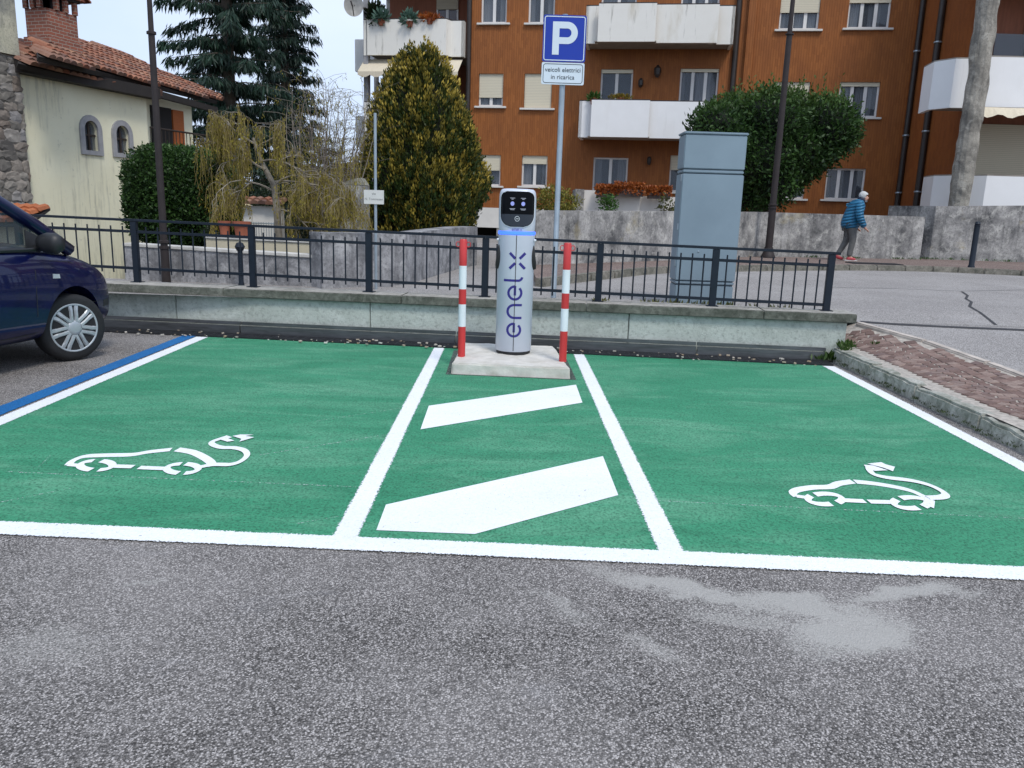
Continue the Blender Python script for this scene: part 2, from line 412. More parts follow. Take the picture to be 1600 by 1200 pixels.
# ---- painted bays
def strip_mesh(pts, width, z, n=60):
    """a painted line with ragged edges; uv.x is the distance to the nearest edge in metres"""
    me = bpy.data.meshes.new('strip'); V = []; F = []; UV = []
    P = []
    for a, c in zip(pts, pts[1:]):
        k = max(1, int((Vector(c) - Vector(a)).length / .12))
        P += [Vector(a).lerp(Vector(c), t / k) for t in range(k)]
    P.append(Vector(pts[-1]))
    for i, p in enumerate(P):
        t = (P[min(i + 1, len(P) - 1)] - P[max(i - 1, 0)]).normalized(); nn = Vector((-t.y, t.x, 0))
        h = width / 2 * (1 + .05 * mnoise.noise((p.x * 2, p.y * 2, 3.3)))
        zz = z if z is not None else p.z
        for s_ in (-1, 0, 1): q = p + nn * h * s_; V.append((q.x, q.y, zz)); UV.append((0 if s_ else h, i))
    for i in range(len(P) - 1):
        a = i * 3; F += [(a + 1, a, a + 3, a + 4), (a + 2, a + 1, a + 4, a + 5)]
    me.from_pydata(V, [], F); l = me.uv_layers.new(name='UVMap')
    for lp in me.loops: l.data[lp.index].uv = UV[lp.vertex_index]
    me.update(); return me
def line(name, pts, width, z, m, label=None):
    o = link(name, strip_mesh([(p[0], p[1], 0) for p in pts], width, z), m); o['kind'] = 'structure'
    if label: o['label'] = label
    return o
YF = lambda x: 3.205 - .032 * x                                  # back edge of the front line
b = MB()
def grid_poly(mb, x0, x1, z):
    xs = [x0 + (x1 - x0) * i / 12 for i in range(13)]
    for a, c in zip(xs, xs[1:]): mb.face([(a, YF(a) - .06, z), (c, YF(c) - .06, z), (c, back(c), z), (a, back(a), z)])
grid_poly(b, -3.22, 3.10, .003)
b.top('green_bay_paint', m_green, (0, 0, .003), kind='structure')
line('white_front_line', [(-3.6, YF(-3.6) - .065), (3.6, YF(3.6) - .065)], .155, .0072, m_white)
line('white_bay_line', [(-.70, YF(-.7)), (-.757, back(-.757) - .02)], .125, .0055, m_white)
line('white_bay_line', [(.70, YF(.7)), (.665, back(.665) - .02)], .125, .0055, m_white)
line('white_bay_line', [(3.00, 3.16), (3.062, 4.6), (3.105, back(3.105) - .02)], .135, .0055, m_white)
line('white_bay_line', [(-3.20, 3.3), (-3.222, 4.85), (-3.275, back(-3.275) - .02)], .14, .0055, m_white)
line('blue_bay_line', [(-3.36, 3.4), (-3.385, 5.1), (-3.43, back(-3.43) + .01)], .165, .0048, m_blue)
def flat(name, polys, m, z, t=0):
    mb = MB()
    for p in polys: mb.face([(q[0], q[1], z) for q in p])
    o = mb.build(name, m); o['kind'] = 'structure'; return o
def gp(pp): return [tuple(G(*p)[:2]) for p in pp]
def ccw(p): return p if sum(a[0]*c[1]-c[0]*a[1] for a, c in zip(p, p[1:]+p[:1])) > 0 else p[::-1]
flat('white_hatch_bar', [ccw(gp([(670,635),(900,602),(910,630),(657,672)]))], m_whitef, .0055)
flat('white_hatch_bar', [ccw(gp([(603,790),(942,714),(966,775),(742,836),(588,830)]))], m_whitef, .0055)
# stencilled car-and-plug symbols
def ell(cx, cy, rx, ry, a0, a1, n=9): return [(cx + rx * math.cos(R(a0 + (a1 - a0) * k / n)), cy - ry * math.sin(R(a0 + (a1 - a0) * k / n))) for k in range(n + 1)]
def smooth_path(p, n=5):
    out = []
    for i in range(len(p) - 1):
        a, c, d, e = [Vector(p[max(0, min(len(p) - 1, i + k))]) for k in (-1, 0, 1, 2)]
        for k in range(n):
            t = k / n; out.append(.5 * ((2*c) + (d-a)*t + (2*a-5*c+4*d-e)*t*t + (3*c-a-3*d+e)*t**3))
    out.append(Vector(p[-1])); return out
def stencil(name, strokes, polys, ox, oy, label):
    mb = MB(); cv = lambda q: G(ox + q[0] / 3, oy + q[1] / 3)
    for k, (pts, wd) in enumerate(strokes):
        P = smooth_path([tuple(cv(q)) for q in pts]); z = .0055 + .0003 * k
        AN = .52; P = [Vector((p.x, p.y * AN, 0)) for p in P]; wd = wd * .42; L = []; Rr = []      # the stencil is stretched along the bay
        for i, p in enumerate(P):
            t = (P[min(i + 1, len(P) - 1)] - P[max(i - 1, 0)]).normalized(); nn = Vector((-t.y, t.x, 0)) * wd * .5
            L.append(p + nn); Rr.append(p - nn)
        for i in range(len(P) - 1): mb.face([(q.x, q.y / AN, z) for q in (Rr[i], Rr[i+1], L[i+1], L[i])])
    for k, pl in enumerate(polys):
        mb.face([(q[0], q[1], .0090 + .0003 * k) for q in ccw([tuple(cv(p)[:2]) for p in pl])])
    o = mb.build(name, m_whitef); o['kind'] = 'structure'; o['label'] = label
stencil('car_plug_symbol', [
 ([(322,682),(345,662),(400,643),(500,638),(620,635),(700,622),(802,611)], .085), ([(830,611),(900,623),(950,645),(985,668),(998,688)], .095),
 ([(322,682),(345,684),(372,686)], .06), (ell(452,686,76,22,100,252), .075), (ell(452,686,76,22,72,-82), .075),
 ([(525,690),(625,693)], .07), ([(652,697),(775,702)], .07), (ell(856,702,74,22,95,255), .075), (ell(858,702,72,22,80,-84), .075),
 ([(915,700),(1000,684),(1080,683),(1130,667),(1158,640),(1145,617),(1100,605),(1040,603),(1000,591),(994,577),(1030,563),(1062,553)], .072)],
 [[(1030,566),(1062,547),(1088,556),(1070,561),(1100,572),(1066,577)], [(1090,550),(1128,543),(1190,544),(1150,550),(1192,556),(1122,577),(1132,564)]], 0, 500, 'white stencilled car with plug on the left bay')
stencil('car_plug_symbol', [
 ([(522,832),(505,815),(530,800),(600,789),(680,786),(720,771),(787,761)], .085), ([(797,762),(880,770),(980,786),(1060,805),(1120,832),(1148,846)], .085),
 ([(520,830),(580,838)], .06), (ell(656,844,80,25,125,-42), .075), (ell(656,844,80,25,145,292), .075), ([(740,850),(844,855)], .07), ([(862,857),(985,860)], .07),
 (ell(1058,863,80,26,125,-42), .075), (ell(1058,863,80,26,145,296), .075), ([(1148,846),(1143,880)], .09),
 ([(1140,840),(1200,837),(1222,825),(1190,800),(1130,775),(1050,757),(950,745),(890,731),(868,714),(862,698)], .08)],
 [[(838,685),(880,688),(952,711),(890,714),(850,700)], [(855,680),(920,673),(940,683),(984,695),(975,716),(930,699)]], 1070, 500, 'white stencilled car with plug on the right bay')
for a, c, wd in (((10,738),(560,762),.011), ((1000,782),(1600,811),.011), ((405,712),(640,674),.012), ((480,661),(655,634),.010), ((0,786),(110,764),.010), ((460,820),(540,806),.008), ((60,731),(80,712),.008)):
    p, q = G(*a), G(*c); line('chalk_line', [(p.x, p.y), (q.x, q.y)], wd + .008, .0042, m_chalk)

# ---- street edge markings: joint, crack
def road_strip(name, px, width, m, lift=.004):
    P = [on_road(*p) for p in px]; mb = MB(); Q = []
    for a, c in zip(P, P[1:]): Q += [a.lerp(c, t / 4) for t in range(4)]
    Q.append(P[-1])
    for i in range(len(Q) - 1):
        t = (Q[i+1] - Q[i]).normalized(); nn = Vector((-t.y, t.x, 0)) * width / 2
        mb.face([(q.x, q.y, h_street(q.x, q.y) + lift) for q in (Q[i] - nn, Q[i+1] - nn, Q[i+1] + nn, Q[i] + nn)])
    o = mb.build(name, m); o['kind'] = 'structure'; return o
road_strip('road_joint', [(1345,503),(1400,507),(1480,511),(1600,516),(1700,521)], .10, m_black)
road_strip('road_crack', [(1503,456),(1512,462),(1509,467),(1518,472),(1515,479),(1527,486),(1541,496),(1556,508)], .035, m_black)
# pale patch seam
road_strip('road_joint', [(1290,449),(1400,451),(1500,455),(1600,453)], .03, M('seam', (.2, .195, .19), .9, .2), .003)

# ---- cobbled sidewalk on the right with kerb and border stones
b = MB()
ys = [-6, 0, 3, 4.4, 5, 5.5, 6, 6.5, 7, 7.5, 7.9, 8.2, 8.45, 8.66]
grid_mesh(b, lambda y: [3.30 + (xb(y) + .02 - 3.30) * t for t in (0, .15, .4, .7, 1)], ys, lambda x, y: h_side(x, y) - .006)
side = b.top('sidewalk', m_mortar, (0, 0, 0), kind='structure')
pv = []
for k in range(8):
    rr = random.Random(k); mb = MB(); a = .044 + rr.uniform(-.005, .005); c = .042 + rr.uniform(-.006, .005)
    q = [(-a, -c), (a, -c), (a, c), (-a, c)]; q = [(x + rr.uniform(-.007, .007), y + rr.uniform(-.007, .007)) for x, y in q]
    i = len(mb.v); mb.v += [(x, y, -.03) for x, y in q] + [(x, y, -.002) for x, y in q] + [(x * .93, y * .93, .003 + rr.uniform(-.0015, .002)) for x, y in q]
    mb.f += [(0,1,5,4),(1,2,6,5),(2,3,7,6),(3,0,4,7),(4,5,9,8),(5,6,10,9),(6,7,11,10),(7,4,8,11),(8,9,10,11)]
    pv.append(mb.mesh('paver'))
for me in pv: me.materials.append(m_paver)
spots = []
for k in range(-20, 66):
    for col in range(4):
        xc = 3.62 + col * .585 - .30; y0 = 4.2 + k * .088
        for i in range(-3, 4):
            th_ = i * .218; x = xc + .45 * math.sin(th_) + random.uniform(-.005, .005); y = y0 + .45 * (1 - math.cos(th_)) + random.uniform(-.005, .005)
            if x < 3.425 or x > xb(y) - .085 or y > 8.50 or y < 4.2: continue
            spots.append((x, y, th_ + random.uniform(-.07, .07), math.cos(th_) * .96))
spots.sort(key=lambda s: s[1]); spots_vis = [s for s in spots if s[0] / s[1] < .70]
near = set(map(id, spots_vis[:300])); rest = MB()
for s in spots:
    x, y, a, dp_ = s; z = h_side(x, y) + random.uniform(-.002, .002); me = random.choice(pv)
    if id(s) in near:
        o = bpy.data.objects.new('paver', me); COL.objects.link(o); o.parent = side; o.location = (x, y, z)
        nv = Vector((-(h_side(x + .05, y) - h_side(x - .05, y)) / .1 + random.uniform(-.03, .03), -(h_side(x, y + .05) - h_side(x, y - .05)) / .1 + random.uniform(-.03, .03), 1)).normalized()
        o.rotation_euler = (Vector((0, 0, 1)).rotation_difference(nv).to_matrix() @ Matrix.Rotation(a, 3, 'Z')).to_euler(); o.scale = (random.uniform(.98, 1.10), dp_ * random.uniform(.93, 1.02), 1)
    else:
        Mx = Matrix.Translation((x, y, z)) @ Matrix.Rotation(a, 4, 'Z'); i = len(rest.v)
        rest.v += [tuple(Mx @ v.co) for v in me.vertices]; rest.f += [tuple(i + q for q in p.vertices) for p in me.polygons]
if rest.v:
    o = rest.build('pavers', m_paver, side); o['kind'] = 'stuff'
def rough_block(size, seed, amp=.006, cuts=5, chip=0):
    bm = bmesh.new(); bmesh.ops.create_cube(bm, size=1)
    for v in bm.verts: v.co = Vector((v.co.x * size[0], v.co.y * size[1], v.co.z * size[2]))
    bmesh.ops.bevel(bm, geom=list(bm.edges), offset=min(size) * .14, segments=2, affect='EDGES')
    L = max(size); 
    long_e = [e for e in bm.edges if e.calc_length() > L * .5]
    bmesh.ops.subdivide_edges(bm, edges=long_e, cuts=cuts * 3, use_grid_fill=True)
    for v in bm.verts:
        n3 = mnoise.noise_vector(v.co * 9 + Vector((seed * 7.1, 0, 0))); v.co += n3 * amp
        if chip and v.co.z > size[2] * .25:
            c_ = mnoise.noise(v.co * 5 + Vector((seed * 3.3, 4, 0)))
            if c_ > .18: v.co.z -= (c_ - .18) * chip
    me = bpy.data.meshes.new('block'); bm.to_mesh(me); bm.free(); me.polygons.foreach_set('use_smooth', [True] * len(me.polygons)); me.set_sharp_from_angle(angle=R(50)); return me
y = 8.0; k = 0
while y > 1.0:
    L = random.uniform(.75, .95); k += 1
    worn = y < 6.2
    me = rough_block((.135, L - .012, .20), k, .008 if not worn else .014, 5, .10 if worn else .04)
    o = link('kerb_stone', me, m_kerb, side); yc = y - L / 2
    o.location = (3.315 - .012 * (8 - yc) * .3, yc, .040 - .012 * max(0, 7 - yc)); o.rotation_euler = (0, 0, .015)
    y -= L
def along(y): return Vector((xb(y), y, zb(y)))
y = 8.6
while y > 1:
    y2 = y - .82; p, q = along(y), along(y2); d = (q - p); L = d.length
    me = rough_block((L - .01, .09, .12), int(y * 10), .004, 3)
    o = link('border_stone', me, m_bord, side); mid = (p + q) / 2; o.location = (mid.x, mid.y, mid.z - .05)
    o.rotation_euler = (0, -math.asin(d.z / L), math.atan2(d.y, d.x)); y = y2

# ================================================================== retaining wall with cap, guard strip and drain
XL, XR = -9.0, 3.40
wall = empty('retaining_wall', W(0, 0, 0), 'low pale green rendered retaining wall with grey concrete cap behind the green bays', 'wall')
cuts = [XL, -6.4, -3.72, -1.55, 1.20, XR]
for a, c in zip(cuts, cuts[1:]):
    mb = MB(); e = .004
    q = [W(a + e, 0, -.3), W(c - e, 0, -.3), W(c - e, .30, -.3), W(a + e, .30, -.3)]
    mb.hexa(q + [Vector((p.x, p.y, .395)) for p in q]); mb.build('wall_panel', m_wall, wall, bevel=.006)
cc = [XL, -7.0, -5.1, -3.15, -1.2, .75, 2.55, XR + .07]
for a, c in zip(cc, cc[1:]):
    mb = MB(); e = .0015; q = [W(a + e, -.055, .395), W(c - e, -.055, .395), W(c - e, .34, .395), W(a + e, .34, .395)]
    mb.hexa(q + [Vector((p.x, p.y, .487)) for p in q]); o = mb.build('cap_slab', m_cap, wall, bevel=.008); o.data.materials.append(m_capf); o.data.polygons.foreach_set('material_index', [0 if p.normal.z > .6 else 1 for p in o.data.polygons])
gs = empty('steel_guard_strip', W(0, -.08, 0), 'dark grey steel guard strip running along the foot of the retaining wall', 'guard rail')
gx = [XL, -5.6, -2.95, -.6, 1.9, 3.2]
for a, c in zip(gx, gx[1:]):
    for (z0, z1, o0, o1, nm) in ((.010, .095, -.12, -.085, 'lower_rail'), (.10, .135, -.085, -.05, 'upper_rail')):
        mb = MB(); e = .006; q = [W(a + e, o0, z0), W(c - e, o0, z0), W(c - e, o1, z0), W(a + e, o1, z0)]
        mb.hexa(q + [Vector((p.x, p.y, z1)) for p in q]); mb.build(nm, m_steel, gs, bevel=.004)
dr = empty('drain_channel', W(0, -.3, 0), 'long black slotted drain grating between the green paint and the guard strip', 'drain')
mb = MB(); q = [W(XL, -.37, .0045), W(3.2, -.37, .0045), W(3.2, -.13, .0045), W(XL, -.13, .0045)]; mb.face(q); mb.build('channel_bed', m_dark, dr)
mb = MB()
for k in range(8):
    o0 = -.365 + k * .030; q = [W(XL, o0, .006), W(3.2, o0, .006), W(3.2, o0 + .012, .006), W(XL, o0 + .012, .006)]; mb.hexa(q + [Vector((p.x, p.y, .018)) for p in q])
x = XL
while x < 3.15:
    q = [W(x, -.364, .007), W(x + .012, -.364, .007), W(x + .012, -.136, .007), W(x, -.136, .007)]; mb.hexa(q + [Vector((p.x, p.y, .0165)) for p in q]); x += .1
o = mb.build('grating', m_iron, dr); o['kind'] = 'stuff'
# crumbs, leaves and plaster bits lying along the drain
mb = MB(); rr = random.Random(3)
for k in range(150):
    x = rr.uniform(-4.2, 3.1); p = W(x, rr.choice([rr.uniform(-.5, -.36), rr.uniform(-.36, -.13)]), 0); s_ = rr.choice([.004, .006, .008, .012]); Mx = Matrix.Translation((p.x, p.y, .022)) @ Matrix.Rotation(rr.uniform(0, 3), 4, 'Z') @ Matrix.Rotation(rr.uniform(-.4, .4), 4, 'X')
    mb.box((-s_ * 1.4, -s_, -s_ * .5), (s_ * 1.4, s_, s_ * .5), Mx)
o = mb.build('litter_crumbs', rand_mat('crumbs', [(.5, .48, .42), (.3, .2, .1), (.7, .68, .62), (.12, .1, .06)], island=True)); o['kind'] = 'stuff'; o['label'] = 'pale crumbs and dry leaf bits lying along the drain'

# ================================================================== fence on the wall
PX = [-7.05, -5.65, -4.27, -2.92, -1.61, -.34, .87, 2.06, 3.22]
ztop = lambda x: 1.118 - .0125 * x
def FPt(x, z): p = W(x, .17 + .012 * max(0, -x), z); return p
fence = empty('railing_fence', FPt(0, .487), 'dark navy steel railing with thin upright bars standing on the retaining wall', 'fence')
fa = math.atan2(-.10, 1)
def bar(p, q, w_, h_):
    mb = MB(); d = (q - p); L = d.length; Mx = Matrix.Translation(p) @ d.to_track_quat('X', 'Z').to_matrix().to_4x4()
    mb.box((0, -w_ / 2, -h_ / 2), (L, w_ / 2, h_ / 2), Mx); return mb
for x in PX:
    mb = MB(); p = FPt(x, 0); Mx = Matrix.Translation((p.x, p.y, 0)) @ Matrix.Rotation(fa, 4, 'Z')
    mb.box((-.035, -.025, .486), (.035, .025, ztop(x) - .014), Mx); po = mb.build('post', m_fence, fence, bevel=.004)
    mb = MB(); mb.box((-.06, -.05, .484), (.06, .05, .4945), Mx); mb.build('base_plate', m_fence, po, local=False)
for a, c in zip(PX, PX[1:]):
    bar(FPt(a, ztop(a)), FPt(c, ztop(c)), .06, .027).build('top_rail', m_fence, fence, bevel=.004)
    for dz in (.125, .53):
        p, q = FPt(a, ztop(a) - dz), FPt(c, ztop(c) - dz); d = (q - p).normalized() * .035
        bar(p + d, q - d, .03, .03).build('rail', m_fence, fence, bevel=.003)
    for k in range(1, 10):
        x = a + (c - a) * k / 10; mb = MB(); p = FPt(x, 0); Mx = Matrix.Translation((p.x, p.y, 0)) @ Matrix.Rotation(fa, 4, 'Z')
        mb.tube([(p.x, p.y, ztop(x) - .585), (p.x, p.y, ztop(x) - .068)], .0085, 8); mb.build('bar', m_fence, fence, smooth=True)
p, q = FPt(3.22, ztop(3.22)), FPt(3.30, ztop(3.30)); bar(p, q, .06, .027).build('top_rail', m_fence, fence, bevel=.004)
# ================================================================== charging island
m_silver = M('charger silver', (.56, .60, .67), .36, .03, 3, metal=.12, spec=.5)
m_rim = M('charger rim', (.72, .75, .78), .3, .03, 3)
m_glassb = M('black glass', (.003, .0035, .005), .16, .05, 3, spec=.12)
m_grayglass = M('reader panel', (.030, .036, .048), .25, .1, 3, spec=.4)
m_navy = M('navy lettering', (.030, .022, .20), .4, .05, 3)
m_ring = emit_mat('blue light ring', (.05, .16, 1.0), 1.1)
m_scr = emit_mat('screen icons', (.30, .33, .70), .16)
m_scrw = emit_mat('screen text', (.4, .4, .45), .05)
m_red = M('red reflective', (.55, .035, .035), .4, .08, 6, dirt=(.3, .03, .03), dirt_amt=.3)
m_wht = M('white reflective', (.72, .78, .80), .4, .05, 6)

PZ = .10
pts = [(-.522, 6.80), (.490, 6.74), (.40, 7.86), (-.50, 7.90)]
me = bpy.data.meshes.new('plinth'); bm = bmesh.new()
vs = [bm.verts.new((x * 1.03, y if y > 7 else y - .012, -.05)) for x, y in pts] + [bm.verts.new((x, y, PZ)) for x, y in pts]
for f in ((3,2,1,0),(4,5,6,7),(0,1,5,4),(1,2,6,5),(2,3,7,6),(3,0,4,7)): bm.faces.new([vs[i] for i in f])
bmesh.ops.bevel(bm, geom=list(bm.edges), offset=.012, segments=2, affect='EDGES')
bmesh.ops.subdivide_edges(bm, edges=[e for e in bm.edges if e.calc_length() > .1], cuts=24, use_grid_fill=True)
for v in bm.verts: v.co += mnoise.noise_vector(v.co * 14) * .006
bm.to_mesh(me); bm.free(); o = link('concrete_plinth', me, m_plinth)
tag(o, 'rough pale concrete plinth under the charging column and two striped posts', 'plinth')
# bare asphalt margin round the plinth
b = MB(); b.face([(-.575, 6.765, .0045), (.55, 6.70, .0045), (.52, 7.95, .0045), (-.60, 7.98, .0045)]); o = b.build('bare_margin', asphalt('margin', (.02, .03, .025), (.06, .09, .075), (.16, .2, .17), 110)); o['kind'] = 'structure'

CX, CY, CR = .0, 7.43, .167
ch = empty('charging_column', (CX, CY, PZ), 'silver electric car charging column with black screen and blue light ring', 'charger')
mb = MB(); mb.lathe([(CR - .008, 0), (CR - .008, .028)], (CX, CY, PZ), 48); mb.build('base', m_dark, ch, smooth=True)
mb = MB(); mb.lathe([(0.02, .029), (CR - .004, .029), (CR, .034), (CR, 1.088), (CR - .006, 1.093), (0.02, 1.093)], (CX, CY, PZ), 64); body = mb.build('body', m_silver, ch, smooth=True)
def on_body(x, z, o=.0016): r = CR + o; return (CX + x, CY - math.sqrt(max(1e-6, r * r - x * x)), PZ + z)
def ribbon(mb, P, wd, mapf, closed=False):
    P = [Vector((p[0], p[1], 0)) for p in P]; L = []; Q = []
    for i, p in enumerate(P):
        t = (P[min(i + 1, len(P) - 1)] - P[max(i - 1, 0)]).normalized(); nn = Vector((-t.y, t.x, 0)) * wd / 2; L.append(p + nn); Q.append(p - nn)
    for i in range(len(P) - 1): mb.face([mapf(q.x, q.y) for q in (Q[i], Q[i+1], L[i+1], L[i])])
def arc(cx, cy, r, a0, a1, n=18): return [(cx + r * math.cos(R(a0 + (a1 - a0) * k / n)), cy + r * math.sin(R(a0 + (a1 - a0) * k / n))) for k in range(n + 1)]
def seg(a, c, n=6): return [(a[0] + (c[0] - a[0]) * k / n, a[1] + (c[1] - a[1]) * k / n) for k in range(n + 1)]
# the word as strokes: pen units, x-height 1
def word(h):
    out = {}
    w_ = .155
    e = lambda x: [(arc(x + .5, .5, .42, 0, 318), w_), (seg((x + .34, .5), (x + .96, .5)), w_)]
    out['e'] = e(0)
    out['n'] = [(seg((1.30, .02), (1.30, .52)), w_), (arc(1.72, .52, .42, 180, 0), w_), (seg((2.14, .52), (2.14, .02)), w_)]
    out['e.'] = e(2.42)
    out['l'] = [(seg((3.72, 1.24), (3.72, .30)) + arc(3.96, .30, .24, 180, 265, 6), w_)]
    for nm, (sx, sy) in zip(('x1', 'x2', 'x3', 'x4'), ((-1, -1), (-1, 1), (1, -1), (1, 1))):
        out[nm] = [(seg((4.98 + sx * .14, .40 + sy * .14), (4.98 + sx * .50, .40 + sy * .50)), .17)]
    return out
sc_ = .140
for nm, st in word(1).items():
    mb = MB()
    for P, wd in st:
        ribbon(mb, [(-(y - .50) * sc_, .165 + x * sc_) for x, y in P], wd * sc_, lambda x, z: on_body(x, z))
    mb.build('letter', m_navy, ch)
mb = MB(); P = [(0, .04 + k * .05) for k in range(22)]; ribbon(mb, P, .006, lambda x, z: on_body(x, z, .0026)); mb.build('door_seam', m_dark, ch)
for s_ in (-1, 1):                                       # charging sockets on the flanks
    mb = MB(); Mx = Matrix.Rotation(s_ * R(82), 4, 'Y') @ Matrix.Diagonal((1.9, .8, 1, 1)); mb.lathe([(.0, .022), (.045, .022), (.062, .014), (.066, -.02)], (CX + s_ * (CR - .012), CY - .035, PZ + .90), 24, Mx)
    sk = mb.build('socket', m_dark, ch, smooth=True)
    mb = MB(); mb.lathe([(.0, .012), (.010, .008), (.011, -.01)], (CX + s_ * (CR + .002), CY - .06, PZ + 1.045), 12, Matrix.Rotation(s_ * R(90), 4, 'Y')); mb.build('side_button', m_rim, ch, smooth=True)
mb = MB(); mb.lathe([(CR - .004, 1.0935), (CR + .003, 1.096), (CR + .004, 1.118), (CR - .004, 1.121)], (CX, CY, PZ), 64); mb.build('light_ring', m_ring, ch, smooth=True)
# head
def hz_(z): return 1.122 + (z - 1.122) * 1.075
def head_ring(z, s=1.0, n=56):
    z = hz_(z)
    P = []
    for q in range(n):
        a = 2 * math.pi * q / n; c_, s2 = math.cos(a), math.sin(a); ex = 2 / 3.2
        P.append((CX + CR * s * math.copysign(abs(c_) ** ex, c_), CY + .005 + CR * .93 * s * math.copysign(abs(s2) ** ex, s2), PZ + z))
    return P
mb = MB(); zs = [(1.122, .965), (1.14, .985), (1.18, 1.0), (1.30, 1.01), (1.40, 1.0), (1.435, .975), (1.455, .92), (1.466, .84), (1.470, .6), (1.471, .05)]
for k, (z, s_) in enumerate(zs):
    P = head_ring(z, s_); i = len(mb.v); mb.v += P
    if k:
        for q in range(56): mb.f.append((i - 56 + q, i - 56 + (q + 1) % 56, i + (q + 1) % 56, i + q))
mb.f.append(tuple(range(55, -1, -1))); mb.f.append(tuple(range(len(mb.v) - 56, len(mb.v))))
head = mb.build('head', m_silver, ch, smooth=True)
def hfront(x, z, o): return (CX + x, CY + .005 - CR * .93 * max(0, 1 - abs(x / (CR * 1.01)) ** 3.2) ** (1 / 3.2) - o - .004, PZ + hz_(z))
def rrect(x0, x1, z0, z1, rt, rb_, n=8):
    P = []
    for cx, cz, r_, a0 in ((x1 - rb_, z0 + rb_, rb_, 270), (x1 - rt, z1 - rt, rt, 0), (x0 + rt, z1 - rt, rt, 90), (x0 + rb_, z0 + rb_, rb_, 180)):
        P += [(cx + r_ * math.cos(R(a0 + 90 * k / n)), cz + r_ * math.sin(R(a0 + 90 * k / n))) for k in range(n + 1)]
    return P
def panel(poly, o, m, nm, par):
    """fill a rounded outline in horizontal strips that follow the curved front"""
    zmin = min(p[1] for p in poly); zmax = max(p[1] for p in poly); mb = MB(); n = 22; nx = 16; rows = []
    for k in range(n + 1):
        z = zmin + (zmax - zmin) * (k + (.02 if k == 0 else -.02 if k == n else 0)) / n; xs_ = []
        for a, c in zip(poly, poly[1:] + poly[:1]):
            if (a[1] - z) * (c[1] - z) <= 0 and a[1] != c[1]: xs_.append(a[0] + (c[0] - a[0]) * (z - a[1]) / (c[1] - a[1]))
        rows.append([(min(xs_) + (max(xs_) - min(xs_)) * i / nx, z) for i in range(nx + 1)])
    for k in range(n):
        for i in range(nx): mb.face([hfront(*q, o) for q in (rows[k][i], rows[k][i+1], rows[k+1][i+1], rows[k+1][i])])
    return mb.build(nm, m, par, smooth='all')
panel(rrect(-.1545, .1545, 1.155, 1.450, .057, .097), .001, m_rim, 'bezel', head)
scr = panel(rrect(-.150, .150, 1.160, 1.446, .054, .094), .003, m_glassb, 'screen', head)
panel(rrect(-.146, .146, 1.165, 1.262, .006, .090), .0045, m_grayglass, 'card_reader', head)
for x in (-.046, .050):
    mb = MB(); ribbon(mb, arc(x, 1.347, .0085, 0, 360, 20), .017, lambda a, c: hfront(a, c, .005)); mb.build('screen_icon', m_scr, scr)
    mb = MB()
    for zz, w2 in ((1.392, .044), (1.383, .02), (1.306, .05), (1.298, .036)): ribbon(mb, seg((x - w2 / 2, zz), (x + w2 / 2, zz), 4), .0042, lambda a, c: hfront(a, c, .005))
    mb.build('screen_text', m_scrw, scr)
mb = MB(); ribbon(mb, arc(.0, 1.226, .020, 0, 360, 24), .0035, lambda a, c: hfront(a, c, .0062))
for k in range(3): ribbon(mb, arc(-.012 + k * .007, 1.226, .007, -45, 45, 6), .003, lambda a, c: hfront(a, c, .0064))
mb.build('contactless_mark', m_rim, scr)
mb = MB()
for nm, st in word(1).items():
    for P, wd in st: ribbon(mb, [((x - 2.7) * .0165, 1.1275 + y * .0165) for x, y in P], wd * .0165 * 1.25, lambda a, c: hfront(a, c, .004))
mb.build('lettering', m_navy, head)

# striped posts
def striped_post(x, y, label):
    t = empty('striped_post', (x, y, PZ), label, 'post', 'red and white posts guarding the charger')
    H = 1.045; z = 0.0
    for k, (h_, c_) in enumerate(((.275, 0), (.20, 1), (.135, 0), (.205, 1), (.23, 0))):
        mb = MB(); r_ = .0335; top = k == 4
        prof = [(r_, z), (r_, z + h_)] if not top else [(r_, z), (r_, z + h_ - .008), (r_ - .006, z + h_), (.001, z + h_ + .002)]
        mb.lathe(prof, (x, y, PZ), 24); mb.build('red_band' if not c_ else 'white_band', m_wht if c_ else m_red, t, smooth=True); z += h_
    for s_ in (-1, 1):
        mb = MB(); mb.tube([(x + s_ * (.046 + .018 * math.cos(a)), y, PZ + 1.0 + .022 * math.sin(a)) for a in np.linspace(0, 2 * math.pi, 14)], .0035, 6, False); mb.build('chain_eye', m_red, t, smooth=True)
striped_post(-.465, 7.12, 'red and white striped steel post left of the charging column')
striped_post(.445, 7.03, 'red and white striped steel post right of the charging column')

# ================================================================== parking sign
m_galv = M('galvanised steel', (.36, .42, .46), .42, .1, 8, metal=.55)
m_sblue = M('sign blue', (.004, .035, .36), .32, .04, 3)
m_swhite = M('sign white', (.66, .74, .80), .35, .04, 3)
m_sgrey = M('sign back', (.10, .11, .13), .5, .1, 4)
m_ink = M('sign ink', (.03, .04, .05), .5, .05, 3)
SX, SY = .435, 9.0
sg = empty('parking_sign', (SX, SY, .40), 'blue parking sign with white plate below on a tall grey pole', 'sign')
mb = MB(); mb.lathe([(.055, 0), (.055, .01), (.036, .02), (.030, .03), (.030, 3.02), (.031, 3.025), (.001, 3.03)], (SX, SY, .40), 20); mb.build('pole', m_galv, sg, smooth=True)
def plate(x0, x1, z0, z1, y, th, m, nm, par, r_=.02):
    P = rrect(x0, x1, z0, z1, r_, r_, 6); mb = MB(); mb.extrude([(p[0], y, p[1]) for p in P], (0, th, 0)); return mb.build(nm, m, par)
s0, s1 = SX - .225, SX + .225
pl = plate(s0, s1, 2.948, 3.408, SY - .052, .016, m_sblue, 'parking_plate', sg, .022)
